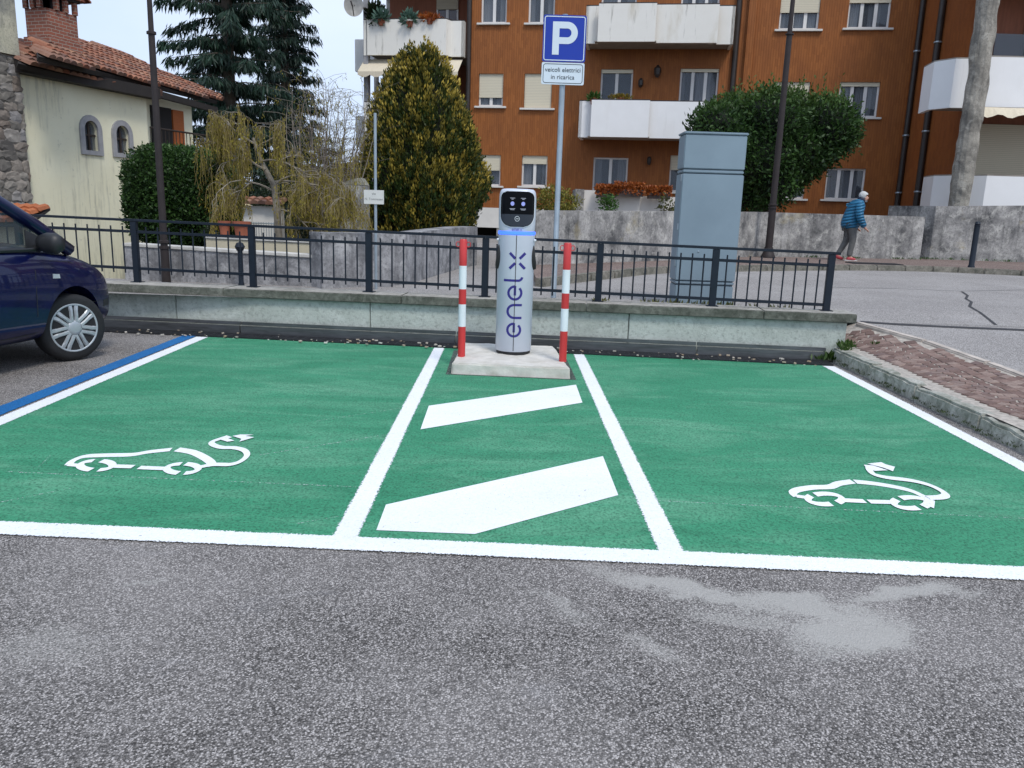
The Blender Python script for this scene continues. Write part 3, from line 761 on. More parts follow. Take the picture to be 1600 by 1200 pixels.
def outline(x0, x1, z0, z1, r_, wd, y):
    P = rrect(x0, x1, z0, z1, r_, r_, 6); P = P + [P[0], P[1]]; mb = MB(); ribbon(mb, P, wd, lambda a, c: (a, y, c)); return mb
outline(s0 + .016, s1 - .016, 2.964, 3.392, .02, .009, SY - .0545).build('white_border', m_swhite, pl)
mb = MB(); zc, hh = 3.018, .325
mb.face([(x, SY - .0545, z) for x, z in ((SX - .125, zc), (SX - .055, zc), (SX - .055, zc + hh), (SX - .125, zc + hh))])
ribbon(mb, [(SX - .055, zc + hh - .033), (SX + .02, zc + hh - .033)] + arc(SX + .028, zc + hh - .033 - .076, .076, 88, -88, 18) + [(SX + .02, zc + hh - .185), (SX - .055, zc + hh - .185)], .066, lambda a, c: (a, SY - .0550, c))
mb.build('letter_p', m_swhite, pl)
p2 = plate(s0 - .002, s1 - .002, 2.722, 2.942, SY - .052, .014, m_swhite, 'text_plate', sg, .016)
outline(s0 + .016, s1 - .02, 2.738, 2.926, .025, .006, SY - .0535).build('border', m_ink, p2)
for s_, z in (('veicoli elettrici', 2.868), ('in ricarica', 2.796)):
    me = text_mesh(s_, .0635, .0004); me.transform(Matrix.Translation(Vector((SX - .003, SY - .0545, z)) - origin(p2)) @ Matrix.Rotation(R(90), 4, 'X')); link('lettering', me, m_ink, p2)['kind'] = 'stuff'
for z in (3.30, 3.05, 2.83):
    mb = MB(); mb.box((SX - .06, SY - .036, z - .014), (SX + .06, SY - .026, z + .014)); mb.build('clamp', m_sgrey, sg)
mb = MB(); mb.box((s0 + .004, SY - .0355, 2.952), (s1 - .004, SY - .030, 2.975)); mb.build('stiffener', m_sgrey, sg)

# ================================================================== street cabinet
m_cab = M('cabinet grey', (.215, .285, .335), .45, .05, 2.5, bmp=.08, bscale=200, dirt=(.17, .23, .275), dirt_amt=.5, dscale=1.3)
m_cabd = M('cabinet seam', (.05, .07, .085), .6, .1, 4)
KX0, KX1, KY = 1.80, 2.475, 9.08
cab = empty('street_cabinet', ((KX0 + KX1) / 2, KY + .16, .40), 'tall blue grey street utility cabinet standing behind the railing', 'cabinet')
def cbx(nm, x0, x1, y0, y1, z0, z1, m=m_cab, bev=.008, par=cab): mb = MB(); mb.box((x0, y0, z0), (x1, y1, z1)); return mb.build(nm, m, par, bevel=bev)
cbx('base', KX0 + .01, KX1 - .01, KY + .01, KY + .33, .39, .64)
cbx('gap', KX0 + .02, KX1 - .02, KY + .02, KY + .32, .635, .70, m_cabd, 0)
cbx('band', KX0 + .004, KX1 - .004, KY + .004, KY + .336, .655, .685)
dr_ = cbx('door', KX0, KX1, KY, KY + .34, .695, 1.860)
cbx('gap', KX0 + .02, KX1 - .02, KY + .02, KY + .32, 1.858, 1.925, m_cabd, 0)
cbx('band', KX0 + .004, KX1 - .004, KY + .004, KY + .336, 1.872, 1.905)
cbx('upper_compartment', KX0, KX1, KY, KY + .34, 1.915, 2.275)
cbx('lid', KX0 - .012, KX1 + .012, KY - .012, KY + .352, 2.279, 2.305)
for x in (KX0 + .24, KX0 + .47):
    mb = MB(); mb.lathe([(.0, .008), (.009, .006), (.011, 0)], (x, KY, 1.02), 12, Matrix.Rotation(R(90), 4, 'X')); mb.build('bolt', m_galv, dr_, smooth=True)
for z in (1.78, 1.25, .85): cbx('hinge', KX0 - .012, KX0 + .006, KY + .02, KY + .05, z, z + .07, m_galv, .002, dr_)

# ================================================================== lamp posts
m_lamp = M('lamp post brown', (.032, .025, .024), .55, .15, 10, spec=.3)
m_lglass = M('lamp glass', (.6, .6, .55), .3, .03, 4)
def lamp_post(x, y, z, H, r0, label, deco=True, h1=1.16):
    t = empty('lamp_post', (x, y, z), label, 'lamp post', 'brown street lamp posts')
    mb = MB()
    if deco: mb.lathe([(r0 * 2.3, 0), (r0 * 2.3, .03), (r0 * 1.9, .09), (r0 * 1.5, .16), (r0 * 1.35, .25)], (x, y, z), 20)
    else: mb.lathe([(r0 * 1.25, 0), (r0 * 1.2, .2)], (x, y, z), 20)
    mb.build('base', m_lamp, t, smooth=True)
    mb = MB(); mb.lathe([(r0 * 1.15, .05), (r0 * 1.12, h1)], (x, y, z), 20); mb.build('lower_shaft', m_lamp, t, smooth=True)
    for q in (h1, h1 + .07, H * .69): 
        rr_ = r0 * (1.42 if q < H * .5 else 1.25); mb = MB(); mb.lathe([(r0 * .7, q - .02), (rr_, q - .015), (rr_, q + .012), (r0 * .7, q + .025)], (x, y, z), 20); mb.build('collar', m_lamp, t, smooth=True)
    mb = MB(); mb.lathe([(r0, h1), (r0 * .85, H * .69)], (x, y, z), 20); mb.build('middle_shaft', m_lamp, t, smooth=True)
    mb = MB(); mb.lathe([(r0 * .72, H * .69), (r0 * .5, H)], (x, y, z), 20); mb.build('upper_shaft', m_lamp, t, smooth=True)
    mb = MB(); mb.lathe([(.03, H), (.12, H + .08), (.19, H + .45), (.16, H + .46)], (x, y, z), 6); mb.build('lantern_glass', m_lglass, t)
    mb = MB(); mb.lathe([(.21, H + .455), (.20, H + .48), (.07, H + .64), (.02, H + .74)], (x, y, z), 6); mb.build('lantern_roof', m_lamp, t)
    return t
pL = G(262, 440, .40); lamp_post(-4.33, 9.95, .40, 4.2, .043, 'dark lamp post rising in front of the square clipped bush', False, .43)
lamp_post(5.98, 19.25, .50, 7.2, .074, 'brown lamp post standing in front of the rounded laurel tree')

# bollards
def bollard(x, y, z, h, r_, label):
    t = empty('bollard', (x, y, z), label, 'bollard', 'dark iron bollards')
    mb = MB(); mb.lathe([(r_ * 1.25, 0), (r_ * 1.2, .03), (r_, .05), (r_, h * .9), (r_ * 1.1, h * .905), (r_ * 1.1, h * .92), (r_ * .6, h * .93)], (x, y, z), 16); mb.build('shaft', m_fence, t, smooth=True)
    mb = MB(); mb.lathe([(.001, -.06), (.04, -.045), (.06, 0), (.04, .045), (.001, .06)], (x, y, z + h * .955), 14, Matrix.Diagonal((r_ * 18, r_ * 18, r_ * 15)).to_4x4() if False else None); mb.build('ball', m_fence, t, smooth=True)
bollard(9.98, 17.75, .50, .98, .058, 'dark iron bollard at the kerb in front of the right grey wall')
bollard(-3.33, 9.75, .40, .50, .030, 'small dark bollard in front of the grey planter wall')

# street name sign
NX, NY = -1.72, 9.92
ns = empty('street_name_sign', (NX, NY, .40), 'small white street name plate on a thin grey pole before the dark conifer', 'sign')
mb = MB(); mb.lathe([(.018, 0), (.018, 2.08), (.001, 2.085)], (NX, NY, .40), 12); mb.build('pole', m_galv, ns, smooth=True)
pt = plate(NX - .135, NX + .105, 1.43, 1.595, NY - .032, .012, M('aged white plate', (.62, .62, .58), .5, .06, 6), 'plate', ns, .006)
for s_, z, sz in (('via', 1.552, .045), ('N. Tommaseo', 1.488, .038)):
    me = text_mesh(s_, sz, .0003); me.transform(Matrix.Translation(Vector((NX - .015, NY - .0335, z)) - origin(pt)) @ Matrix.Rotation(R(90), 4, 'X')); link('lettering', me, M('faded ink', (.25, .25, .24), .6, .05), pt)['kind'] = 'stuff'
# ================================================================== far pavement and garden walls
m_pave = asphalt('far pavement', (.13, .085, .07), (.22, .155, .13), (.36, .29, .25), 60)
KB = [(-.9, 9.9), (.29, 10.98), (1.5, 12.9), (2.62, 14.42), (4.86, 15.9), (6.94, 17.0), (8.95, 17.45), (10.6, 17.0), (13.5, 15.6), (17, 13.5)]
KB = [(p[0], p[1]) for p in smooth_path([(x, y, 0) for x, y in KB[1:]], 3)]
b = MB(); far = [(x * 1.0 + 3.5, y + 14) for x, y in KB]
far = [(-.2, 14.6), (20, 40), (40, 20)]
P = KB + [(40, 8), (40, 40), (-.1, 40)]
b.prism(ccw(P), .30, .50); b.top('far_pavement', m_pave, (5, 17, .3), kind='structure')
m_kerb2 = weathered('old dark kerb', (.26, .24, .20), (.10, .10, .08), (.36, .33, .28), False, 4)
kerb_parent = [o for o in bpy.data.objects if o.name == 'far_pavement'][0]
for (a, c) in zip(KB, KB[1:]):
    d = Vector((c[0] - a[0], c[1] - a[1], 0)); L = d.length
    me = rough_block((L - .01, .14, .16), int(a[0] * 7), .006, 2)
    o = link('kerb_stone', me, m_kerb2, kerb_parent); n_ = Vector((-d.y, d.x, 0)).normalized()
    o.location = Vector(((a[0] + c[0]) / 2, (a[1] + c[1]) / 2, .435)) - n_ * .03 - Vector((5, 17, .3)); o.rotation_euler = (0, 0, math.atan2(d.y, d.x))
mb = MB(); p = G(1365, 412, .505)
for k in range(7): mb.box((p.x - .55, p.y - .25 + k * .07, .502), (p.x + .55, p.y - .215 + k * .07, .52))
o = mb.top('gully_grate', m_iron, (p.x, p.y, .5), 'rusty drain grate set in the far pavement near the walking person', 'grate')

def wall_run(name, pts, z0, z1, th, m, label, cope=None, top_at_end=None):
    """a thick wall along a polyline; its back lies to the left of the walking direction"""
    t = empty(name, (pts[0][0], pts[0][1], z0), label, 'wall'); n = len(pts); F = []; Bk = []
    for i, p in enumerate(pts):
        d = Vector(pts[min(i + 1, n - 1)]) - Vector(pts[max(i - 1, 0)]); d = Vector((d[0], d[1], 0)).normalized(); nn = Vector((-d.y, d.x, 0)) * th
        F.append(Vector((p[0], p[1], 0))); Bk.append(F[-1] + nn)
    zz = z1 if hasattr(z1, '__len__') else [z1] * n
    for i in range(n - 1):
        mb = MB(); q = [F[i], F[i+1], Bk[i+1], Bk[i]]
        mb.hexa([Vector((v.x, v.y, z0)) for v in q] + [Vector((v.x, v.y, h)) for v, h in zip(q, (zz[i], zz[i+1], zz[i+1], zz[i]))]); mb.build('wall_section', m, t)
        if cope:
            mb = MB(); d = (F[i+1] - F[i]).normalized(); nn = Vector((-d.y, d.x, 0)); q = [F[i] - nn * .02, F[i+1] - nn * .02, Bk[i+1] + nn * .02, Bk[i] + nn * .02]
            mb.hexa([Vector((v.x, v.y, h + .002)) for v, h in zip(q, (zz[i], zz[i+1], zz[i+1], zz[i]))] + [Vector((v.x, v.y, h + .04)) for v, h in zip(q, (zz[i], zz[i+1], zz[i+1], zz[i]))]); mb.build('coping', cope, t, bevel=.006)
    return t
m_cope = M('pale coping', (.55, .53, .49), .85, .2, 5, bmp=.3, dirt=(.3, .3, .27))
wall_run('garden_wall', [(.05, 13.7), (.42, 14.05), (2.97, 16.55), (5.9, 19.75), (10.45, 21.0)], .3, [1.42, 1.42, 1.49, 1.56, 1.58], .25, m_gwall, 'long stained grey wall across the street behind the walking person', None)
a1 = at(1388, 330, 22.6); a2 = at(1462, 330, 21.3); a3 = at(1625, 330, 20.9)
wall_run('garden_wall', [(a1.x, a1.y), (a2.x, a2.y), (a3.x + 3, a3.y)], .3, [1.86, 1.86, 2.06], .25, m_gwall, 'taller stained grey wall at the right behind the bollard', None)
wall_run('garden_wall', [(-2.36, 9.80), (-1.45, 10.62), (-1.25, 12.0), (-.95, 14.0), (-.72, 14.9), (-.95, 15.6), (-1.6, 16.2)], .1, [1.075, 1.065, 1.08, 1.10, 1.10, 1.0, .9], .3, m_gwall2, 'grey stained wall bending round below the golden conifer', None)
wall_run('planter_wall', [(-4.92, 10.12), (-2.42, 10.0)], -.6, [.82, .75], .22, m_gwall2, 'low grey planter wall with pale edge behind the railing at left', m_cope)
m_cream = M('cream render', (.56, .50, .36), .9, .08, 3, dirt=(.42, .38, .28), dirt_amt=.4)
q1 = at(322, 380, 11.5); q2 = at(497, 380, 11.5); wall_run('raised_bed_wall', [(q1.x, 11.5), (q2.x, 11.5)], -.8, [.885, .86], .25, m_cream, 'low cream raised bed wall behind the grey planter wall', m_cope)
pa = at(528, 330, 13.6); pb = at(571, 330, 13.6)
gp_ = empty('gate_pillar', (pa.x, 13.6, .1), 'tall weathered grey gate pillar left of the golden conifer', 'pillar')
mb = MB(); mb.box((pa.x, 13.6, .1), (pb.x, 14.0, 1.74)); mb.build('shaft', weathered('pillar render', (.42, .41, .37), (.14, .14, .14), (.62, .60, .53), True, 2.5), gp_, bevel=.01)
mb = MB(); mb.extrude([(pa.x, 13.6, 1.742), (pb.x, 13.6, 1.742), (pb.x - .08, 13.6, 1.86), ((pa.x + pb.x) / 2 + .05, 13.6, 1.84)], (0, .4, 0)); mb.build('sloping_cap', weathered('pillar cap', (.40, .38, .30), (.13, .13, .11), (.6, .56, .44), True, 3), gp_)

# ================================================================== apartment block
A0 = Vector((-2.07, 31.5, 0)); UD = Vector((15.8, -2.5, 0)).normalized(); ND = Vector((UD.y, -UD.x, 0))
def FU(px, py, off=0):
    d = ray(px, py); o = Vector((0, 0, CAMZ)); p0 = A0 + ND * off; t = (p0 - o).dot(ND) / d.dot(ND); p = o + d * t; return (p - A0).dot(UD), p.z
def FP(u, z, o=0): q = A0 + UD * u + ND * o; return Vector((q.x, q.y, z))
def fbox(mb, u0, u1, z0, z1, o0, o1): mb.hexa([FP(u0, z0, o1), FP(u1, z0, o1), FP(u1, z0, o0), FP(u0, z0, o0), FP(u0, z1, o1), FP(u1, z1, o1), FP(u1, z1, o0), FP(u0, z1, o0)])
def cladding(name, ud, base, alt, dark):
    m, n, bs, o = new_mat(name); v = pos(n)
    dt = N(n, 'ShaderNodeVectorMath', operation='DOT_PRODUCT'); dt.inputs[1].default_value = (ud.x, ud.y, 0); n.links.new(v, dt.inputs[0])
    u = dt.outputs['Value']; fr = math_(n, 'FRACT', math_(n, 'MULTIPLY', u, 1 / .085)); groove = math_(n, 'ABSOLUTE', math_(n, 'SUBTRACT', fr, .5))
    cell = N(n, 'ShaderNodeCombineXYZ'); n.links.new(math_(n, 'FLOOR', math_(n, 'MULTIPLY', u, 1 / .085)), cell.inputs[0])
    sx = N(n, 'ShaderNodeSeparateXYZ'); n.links.new(v, sx.inputs[0]); w1_ = n.nodes.new('ShaderNodeTexWhiteNoise'); w1_.noise_dimensions = '1D'; n.links.new(math_(n, 'FLOOR', math_(n, 'MULTIPLY', u, 1 / .085)), w1_.inputs['W']); n.links.new(math_(n, 'FLOOR', math_(n, 'ADD', math_(n, 'MULTIPLY', sx.outputs['Z'], 1 / .26), w1_.outputs['Value'])), cell.inputs[1])
    wn = n.nodes.new('ShaderNodeTexWhiteNoise'); wn.noise_dimensions = '3D'; n.links.new(cell.outputs[0], wn.inputs['Vector'])
    c = mixc(n, wn.outputs['Value'], base, alt)
    c = mixc(n, math_(n, 'MULTIPLY', ramp(n, noise_(n, stretch(n, v, (2.2, 2.2, .5)), .8, 6, .65), .45, .75), .5), c, dark)
    c = mixc(n, math_(n, 'MULTIPLY', ramp(n, noise_(n, v, .5, 4), .4, .65), .3), c, (base[0] * .72, base[1] * .78, base[2] * 1.2))
    c = mixc(n, math_(n, 'MULTIPLY', ramp(n, groove, .40, .48), .35), c, (dark[0] * .5, dark[1] * .5, dark[2] * .5))
    n.links.new(c, bs.inputs['Base Color']); bs.inputs['Roughness'].default_value = .62; bs.inputs['Specular IOR Level'].default_value = .35
    bump(n, bs, ramp(n, groove, .36, .48, (1,1,1), (0,0,0)), .5, .015); return m
m_clad = cladding('brown ribbed cladding', UD, (.275, .089, .018), (.35, .118, .026), (.185, .056, .014))
m_band = M('white concrete', (.70, .68, .63), .85, .06, 2, bmp=.15, bscale=40)
def balc_mat(name, stain, ca=(.78, .78, .765), cb=(.86, .86, .85)):
    m, n, bs, o = new_mat(name); v = pos(n)
    c = mixc(n, noise_(n, v, 2.5, 5), ca, cb)
    s_ = noise_(n, stretch(n, v, (5, 5, .5)), 1.1, 7, .7)
    c = mixc(n, math_(n, 'MULTIPLY', ramp(n, s_, .60, .76), stain), c, (.16, .15, .12))
    s2 = noise_(n, stretch(n, v, (2.2, 2.2, .6)), .7, 5, .6)
    c = mixc(n, math_(n, 'MULTIPLY', ramp(n, s2, .55, .75), stain * .6), c, (.42, .34, .20))
    n.links.new(c, bs.inputs['Base Color']); bs.inputs['Roughness'].default_value = .8; bump(n, bs, noise_(n, v, 25, 4), .15, .01); return m
m_bal = balc_mat('white balcony parapet', .12); m_bald = balc_mat('stained balcony parapet', .85, (.74, .72, .65), (.82, .80, .74))
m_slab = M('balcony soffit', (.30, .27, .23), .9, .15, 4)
m_frame = M('window frame white', (.72, .71, .68), .45, .04, 4)
m_pane = glass_mat('window glass', (.10, .12, .145), .55)
m_curt = M('net curtain', (.42, .44, .46), .9, .35, 3, stre=(14, 14, .3))
def slat_mat(name, col):
    m, n, bs, o = new_mat(name); v = pos(n); sx = N(n, 'ShaderNodeSeparateXYZ'); n.links.new(v, sx.inputs[0])
    fr = math_(n, 'FRACT', math_(n, 'MULTIPLY', sx.outputs['Z'], 1 / .055)); c = mixc(n, ramp(n, fr, .02, .22), tuple(k * .55 for k in col), col)
    n.links.new(c, bs.inputs['Base Color']); bs.inputs['Roughness'].default_value = .55; bump(n, bs, fr, .5, .01); return m
m_shut = slat_mat('cream roller shutter', (.72, .66, .50)); m_shut2 = slat_mat('beige roller shutter', (.50, .44, .32))
m_pipe = M('brown drainpipe', (.030, .022, .018), .45, .2, 6)
m_inner = M('dark room', (.02, .018, .017), .9, .2, 2)
m_loggia = M('loggia brown wall', (.24, .085, .045), .8, .15, 3, stre=(4, 4, .5))

apt = empty('apartment_building', FP(5, .4, -3), 'large orange brown clad apartment building with white balconies across the street', 'building')
def rect(xl, xr, yt, yb, off=0):
    ym = (yt + yb) / 2; xm = (xl + xr) / 2
    return FU(xl, ym, off)[0], FU(xr, ym, off)[0], FU(xm, yb, off)[1], FU(xm, yt, off)[1]
WIN = [  # xl, xr, yt, yb, panes, shutter fraction, curtain
 (752,792,-16,36,2,0,1), (826,867,-16,36,2,0,1), (748,786,115,166,2,.73,1), (819,862,115,169,2,1,0), (744,782,242,290,2,.5,1), (815,855,243,291,2,.27,1),
 (1219,1281,-8,46,3,.5,1), (1326,1392,-12,44,3,.28,1), (1206,1264,128,182,3,.9,0), (1310,1373,128,183,3,.12,1), (1290,1351,263,312,3,0,1), (1200,1258,262,310,3,.4,1),
 (938,988,108,168,2,.10,0), (1062,1122,107,160,3,.10,1), (926,980,246,312,2,0,1), (1046,1100,243,300,2,.4,0), (940,995,-30,30,2,.3,1), (1065,1125,-30,20,3,.3,1)]
holes = []
for wv in WIN: holes.append(rect(*wv[:4]))
uL, uR = FU(727, 200)[0], FU(1412, 200)[0]
def holed_wall(mb, u0, u1, z0, z1, hs, o, depth):
    us = sorted({u0, u1} | {h[0] for h in hs} | {h[1] for h in hs}); zs_ = sorted({z0, z1} | {h[2] for h in hs} | {h[3] for h in hs})
    us = [u for u in us if u0 <= u <= u1]; zs_ = [z for z in zs_ if z0 <= z <= z1]
    for a, c in zip(us, us[1:]):
        for e, f in zip(zs_, zs_[1:]):
            um, zm = (a + c) / 2, (e + f) / 2
            if any(h[0] < um < h[1] and h[2] < zm < h[3] for h in hs): continue
            mb.face([FP(a, e, o), FP(c, e, o), FP(c, f, o), FP(a, f, o)])
    for h in hs:
        a, c, e, f = h
        for q in (((a, e), (c, e)), ((c, e), (c, f)), ((c, f), (a, f)), ((a, f), (a, e))):
            (p0, q0), (p1, q1) = q; mb.face([FP(p1, q1, o), FP(p0, q0, o), FP(p0, q0, o - depth), FP(p1, q1, o - depth)])
mb = MB(); ZB = 1.50; holed_wall(mb, uL, uR, ZB, 12.6, holes, 0, .22); mb.build('wall', m_clad, apt)
mb = MB(); fbox(mb, uL + .1, uR + .3, -1, 12.5, -1.4, -1.0); mb.build('inner_wall', m_inner, apt)
mb = MB(); fbox(mb, uL - 8.5, uR + .5, 12.62, 12.9, -9, .5); mb.build('roof', m_band, apt)
def window(u0, u1, z0, z1, npan, sh, cur, par, o=0, sill=True, fr=m_frame, shm=m_shut):
    mb = MB(); t = .06
    fbox(mb, u0, u0 + t, z0, z1, o - .17, o - .10); fbox(mb, u1 - t, u1, z0, z1, o - .17, o - .10); fbox(mb, u0 + t, u1 - t, z0, z0 + t, o - .168, o - .102); fbox(mb, u0 + t, u1 - t, z1 - t, z1, o - .168, o - .102)
    for k in range(1, npan): u = u0 + (u1 - u0) * k / npan; fbox(mb, u - .055, u + .055, z0 + t, z1 - t, o - .166, o - .104)
    wv = mb.build('window', fr, par)
    for k in range(npan):
        a, c = u0 + (u1 - u0) * k / npan + .05, u0 + (u1 - u0) * (k + 1) / npan - .05
        mb = MB(); mb.face([FP(a, z0 + .05, o - .14), FP(c, z0 + .05, o - .14), FP(c, z1 - .05, o - .14), FP(a, z1 - .05, o - .14)]); mb.build('pane', m_pane, wv)
        if cur:
            mb = MB(); n_ = 14; side_ = (k % 2); cv_ = random.uniform(.35, .95); a2, c2 = (a, a + (c - a) * cv_) if side_ == 0 else (c - (c - a) * cv_, c)
            for i in range(n_):
                x0, x1 = a2 + (c2 - a2) * i / n_, a2 + (c2 - a2) * (i + 1) / n_; d0, d1 = [-.24 + .025 * math.sin(q * 1.9) for q in (i, i + 1)]
                mb.face([FP(x0, z0 + .06, o + d0), FP(x1, z0 + .06, o + d1), FP(x1, z1, o + d1), FP(x0, z1, o + d0)])
            mb.build('curtain', m_curt, wv)
    if sh > 0:
        mb = MB(); fbox(mb, u0 + .01, u1 - .01, z1 - (z1 - z0) * sh, z1 - .001, o - .095, o - .06); mb.build('shutter', shm, wv)
    if sill:
        mb = MB(); fbox(mb, u0 - .14, u1 + .14, z0 - .07, z0 - .003, o - .10, o + .10); mb.build('sill', m_band, wv, bevel=.008)
for wv, h in zip(WIN, holes): window(*h, wv[4], wv[5], wv[6], apt, sill=wv[0] not in (938, 1062, 926))
# ground floor plinth with garage opening
mb = MB(); fbox(mb, uL, uR, .75, ZB - .004, -.5, .03); mb.build('white_band', m_band, apt)
mb = MB(); fbox(mb, uL + 1.3, uR, -1, .748, -.3, .0); mb.build('plinth_wall', m_gwall, apt)
ga, gb = FU(733, 350)[0], FU(790, 350)[0]
# balconies of the middle bay
def parapet(mb, pts, z0, z1, th=.1):
    P = [FP(u, 0, o) for u, o in pts]; n = len(P); In = []
    for i, p in enumerate(P):
        d = (P[min(i + 1, n - 1)] - P[max(i - 1, 0)]).normalized(); In.append(p + Vector((-d.y, d.x, 0)) * th)
    for i in range(n - 1):
        q = [P[i], P[i+1], In[i+1], In[i]]; mb.hexa([Vector((v.x, v.y, z0)) for v in q] + [Vector((v.x, v.y, z1)) for v in q])
def balcony(px0, pxs, px1, yt, yb, m, par=apt, ob=1.25):
    ym = (yt + yb) / 2; u0, us_, u1 = FU(px0, ym, ob)[0], FU(pxs, ym, ob + .25)[0], FU(px1, ym, ob)[0]
    z0, z1 = FU(pxs, yb, ob + .2)[1], FU(pxs, yt, ob + .2)[1]
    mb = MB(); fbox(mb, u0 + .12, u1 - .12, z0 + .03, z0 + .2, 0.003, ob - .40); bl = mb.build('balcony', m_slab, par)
    for pts in ([(u0, .003), (u0, ob - .1)], [(u0, ob - .1), (u0 + .45, ob - .1)], [(u0 + .45, ob + .22), (us_, ob + .22)], [(us_, ob), (u1 - .55, ob)], [(u1 - .55, ob - .25), (u1, ob - .25)], [(u1, ob - .25), (u1, .003)]):
        mb = MB(); parapet(mb, pts, z0, z1); mb.build('parapet', m, bl); mb = MB(); parapet(mb, pts, z1 + .002, z1 + .035, .11); mb.build('rim', m_pipe, bl)
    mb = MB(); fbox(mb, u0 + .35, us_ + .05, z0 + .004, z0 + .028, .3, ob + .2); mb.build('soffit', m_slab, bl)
    return u0, u1, z0, z1
bA = balcony(915, 1025, 1149, 5, 65, m_bald)
bB = balcony(904, 1014, 1132, 157, 215, m_bal)
mb = MB(); u, z = FU(995, 118); mb.lathe([(.05, 0), (.11, .1), (.13, .3), (.03, .42)], FP(FU(1027, 118)[0], z - .1, .22), 6); mb.build('wall_lantern', m_pipe, apt)
mb = MB(); mb.lathe([(.04, 0), (.09, .08), (.09, .24), (.03, .32)], FP(FU(1001, 135)[0], FU(1001, 138)[1], .2), 6); mb.build('wall_lantern', m_pipe, apt)
mb = MB(); mb.lathe([(.04, 0), (.08, .08), (.08, .24), (.03, .3)], FP(FU(1014, 255)[0], FU(1014, 258)[1], .14), 6); mb.build('wall_lantern', m_pipe, apt)
def pipe(pxt, pxb, yb, par=apt, o=.08, r_=.07, ztop=12.5):
    u, z = FU((pxt + pxb) / 2, yb / 2, o); mb = MB(); mb.tube([FP(u, -.5, o), FP(u, ztop, o)], r_, 10); mb.build('drainpipe', m_pipe, par, smooth=True)
pipe(1158, 1142, 140, r_=.10); pipe(738, 724, 330, r_=.09)
mb = MB(); u = FU(1160, 100)[0]; fbox(mb, u + .05, u + .30, ZB, 12.6, .003, .16); mb.build('pilaster', m_clad, apt)
# left loggia wing
uw0, uw1 = FU(567, 60, .6)[0], FU(722, 60, .6)[0]
mb = MB(); fbox(mb, uw0 + .1, uw1 + .2, -.5, 12.5, -2.4, -2.0); mb.build('loggia_wall', m_loggia, apt)
mb = MB(); fbox(mb, uw1 + .05, uL + .02, -.5, 12.5, -2.0, -.02); mb.build('side_wall', m_clad, apt)
mb = MB(); fbox(mb, uw0 - .02, uw0 + .16, -.5, 12.6, .25, .5); mb.build('column', M('grey column', (.30, .30, .31), .8, .1, 4), apt, bevel=.01)
mb = MB(); fbox(mb, uw0 + .05, uw0 + .2, -.5, 12.5, -4, -2.0); mb.build('end_wall', m_band, apt)
for (yt, yb, m) in ((30, 86, m_bald), (160, 214, m_bald), (-110, -55, m_bald), (285, 330, m_bald)):
    z0, z1 = FU(640, yb, .6)[1], FU(640, yt, .6)[1]; us_ = FU(697, (yt + yb) / 2, .6)[0]
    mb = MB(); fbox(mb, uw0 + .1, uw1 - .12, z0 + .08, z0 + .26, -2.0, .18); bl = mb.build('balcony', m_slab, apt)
    for pts in ([(uw0, .3), (uw0, .52)], [(uw0 + .16, .6), (us_, .6)], [(us_, .6), (us_ + .12, .3)], [(us_ + .12, .3), (uw1, .3)], [(uw1, .3), (uw1, -.02)]):
        mb = MB(); parapet(mb, pts, z0, z1); mb.build('parapet', m, bl); mb = MB(); parapet(mb, pts, z1 + .002, z1 + .035, .11); mb.build('rim', m_pipe, bl)
    # flank balcony seen at the building's left end
    mb = MB(); zz0, zz1 = z0 - .25, z1 - .28; fbox(mb, uw0 - 1.05, uw0 - .25, zz0, zz1, -2.4, -1.4); mb.build('flank_balcony', m_bal, apt, bevel=.01)
z0, z1 = FU(700, 40, -1.9)[1], FU(700, -5, -1.9)[1]; window(FU(682, 20, -1.9)[0], FU(716, 20, -1.9)[0], z0 - .6, z1 + .5, 2, .45, 0, apt, -1.8, False, shm=m_shut2)
mb = MB(); us0, us1 = FU(592, 140, -1.9)[0], FU(600, 140, -1.9)[0]; mb.tube([FP(us0, 4.2, -1.6), FP(us0, 6.7, -1.6)], .1, 8); mb.build('pillar', m_cope, apt)
# awning under the upper balcony
m_awn = M('cream awning', (.62, .55, .42), .85, .06, 3, stre=(6, 6, .2))
def awning(pxl, pxr, ytop, ybot, name='awning'):
    u0, u1 = FU(pxl, ytop, .3)[0], FU(pxr, ytop, .3)[0]; zt = FU(pxl, ytop, .3)[1]; zbm = FU(pxl, ybot, 1.0)[1]; mb = MB(); n = 24
    for i in range(n):
        a, c = u0 + (u1 - u0) * i / n, u0 + (u1 - u0) * (i + 1) / n
        mb.face([FP(a, zbm, .95), FP(c, zbm, .95), FP(c, zt, .2), FP(a, zt, .2)])
        s0, s1 = [zbm - .12 - .09 * abs(math.sin(q * math.pi / 3)) for q in (i, i + 1)]; mb.face([FP(a, s0, .96), FP(c, s1, .96), FP(c, zbm, .95), FP(a, zbm, .95)])
    return mb.build(name, m_awn, apt)
awning(568, 722, 92, 111)

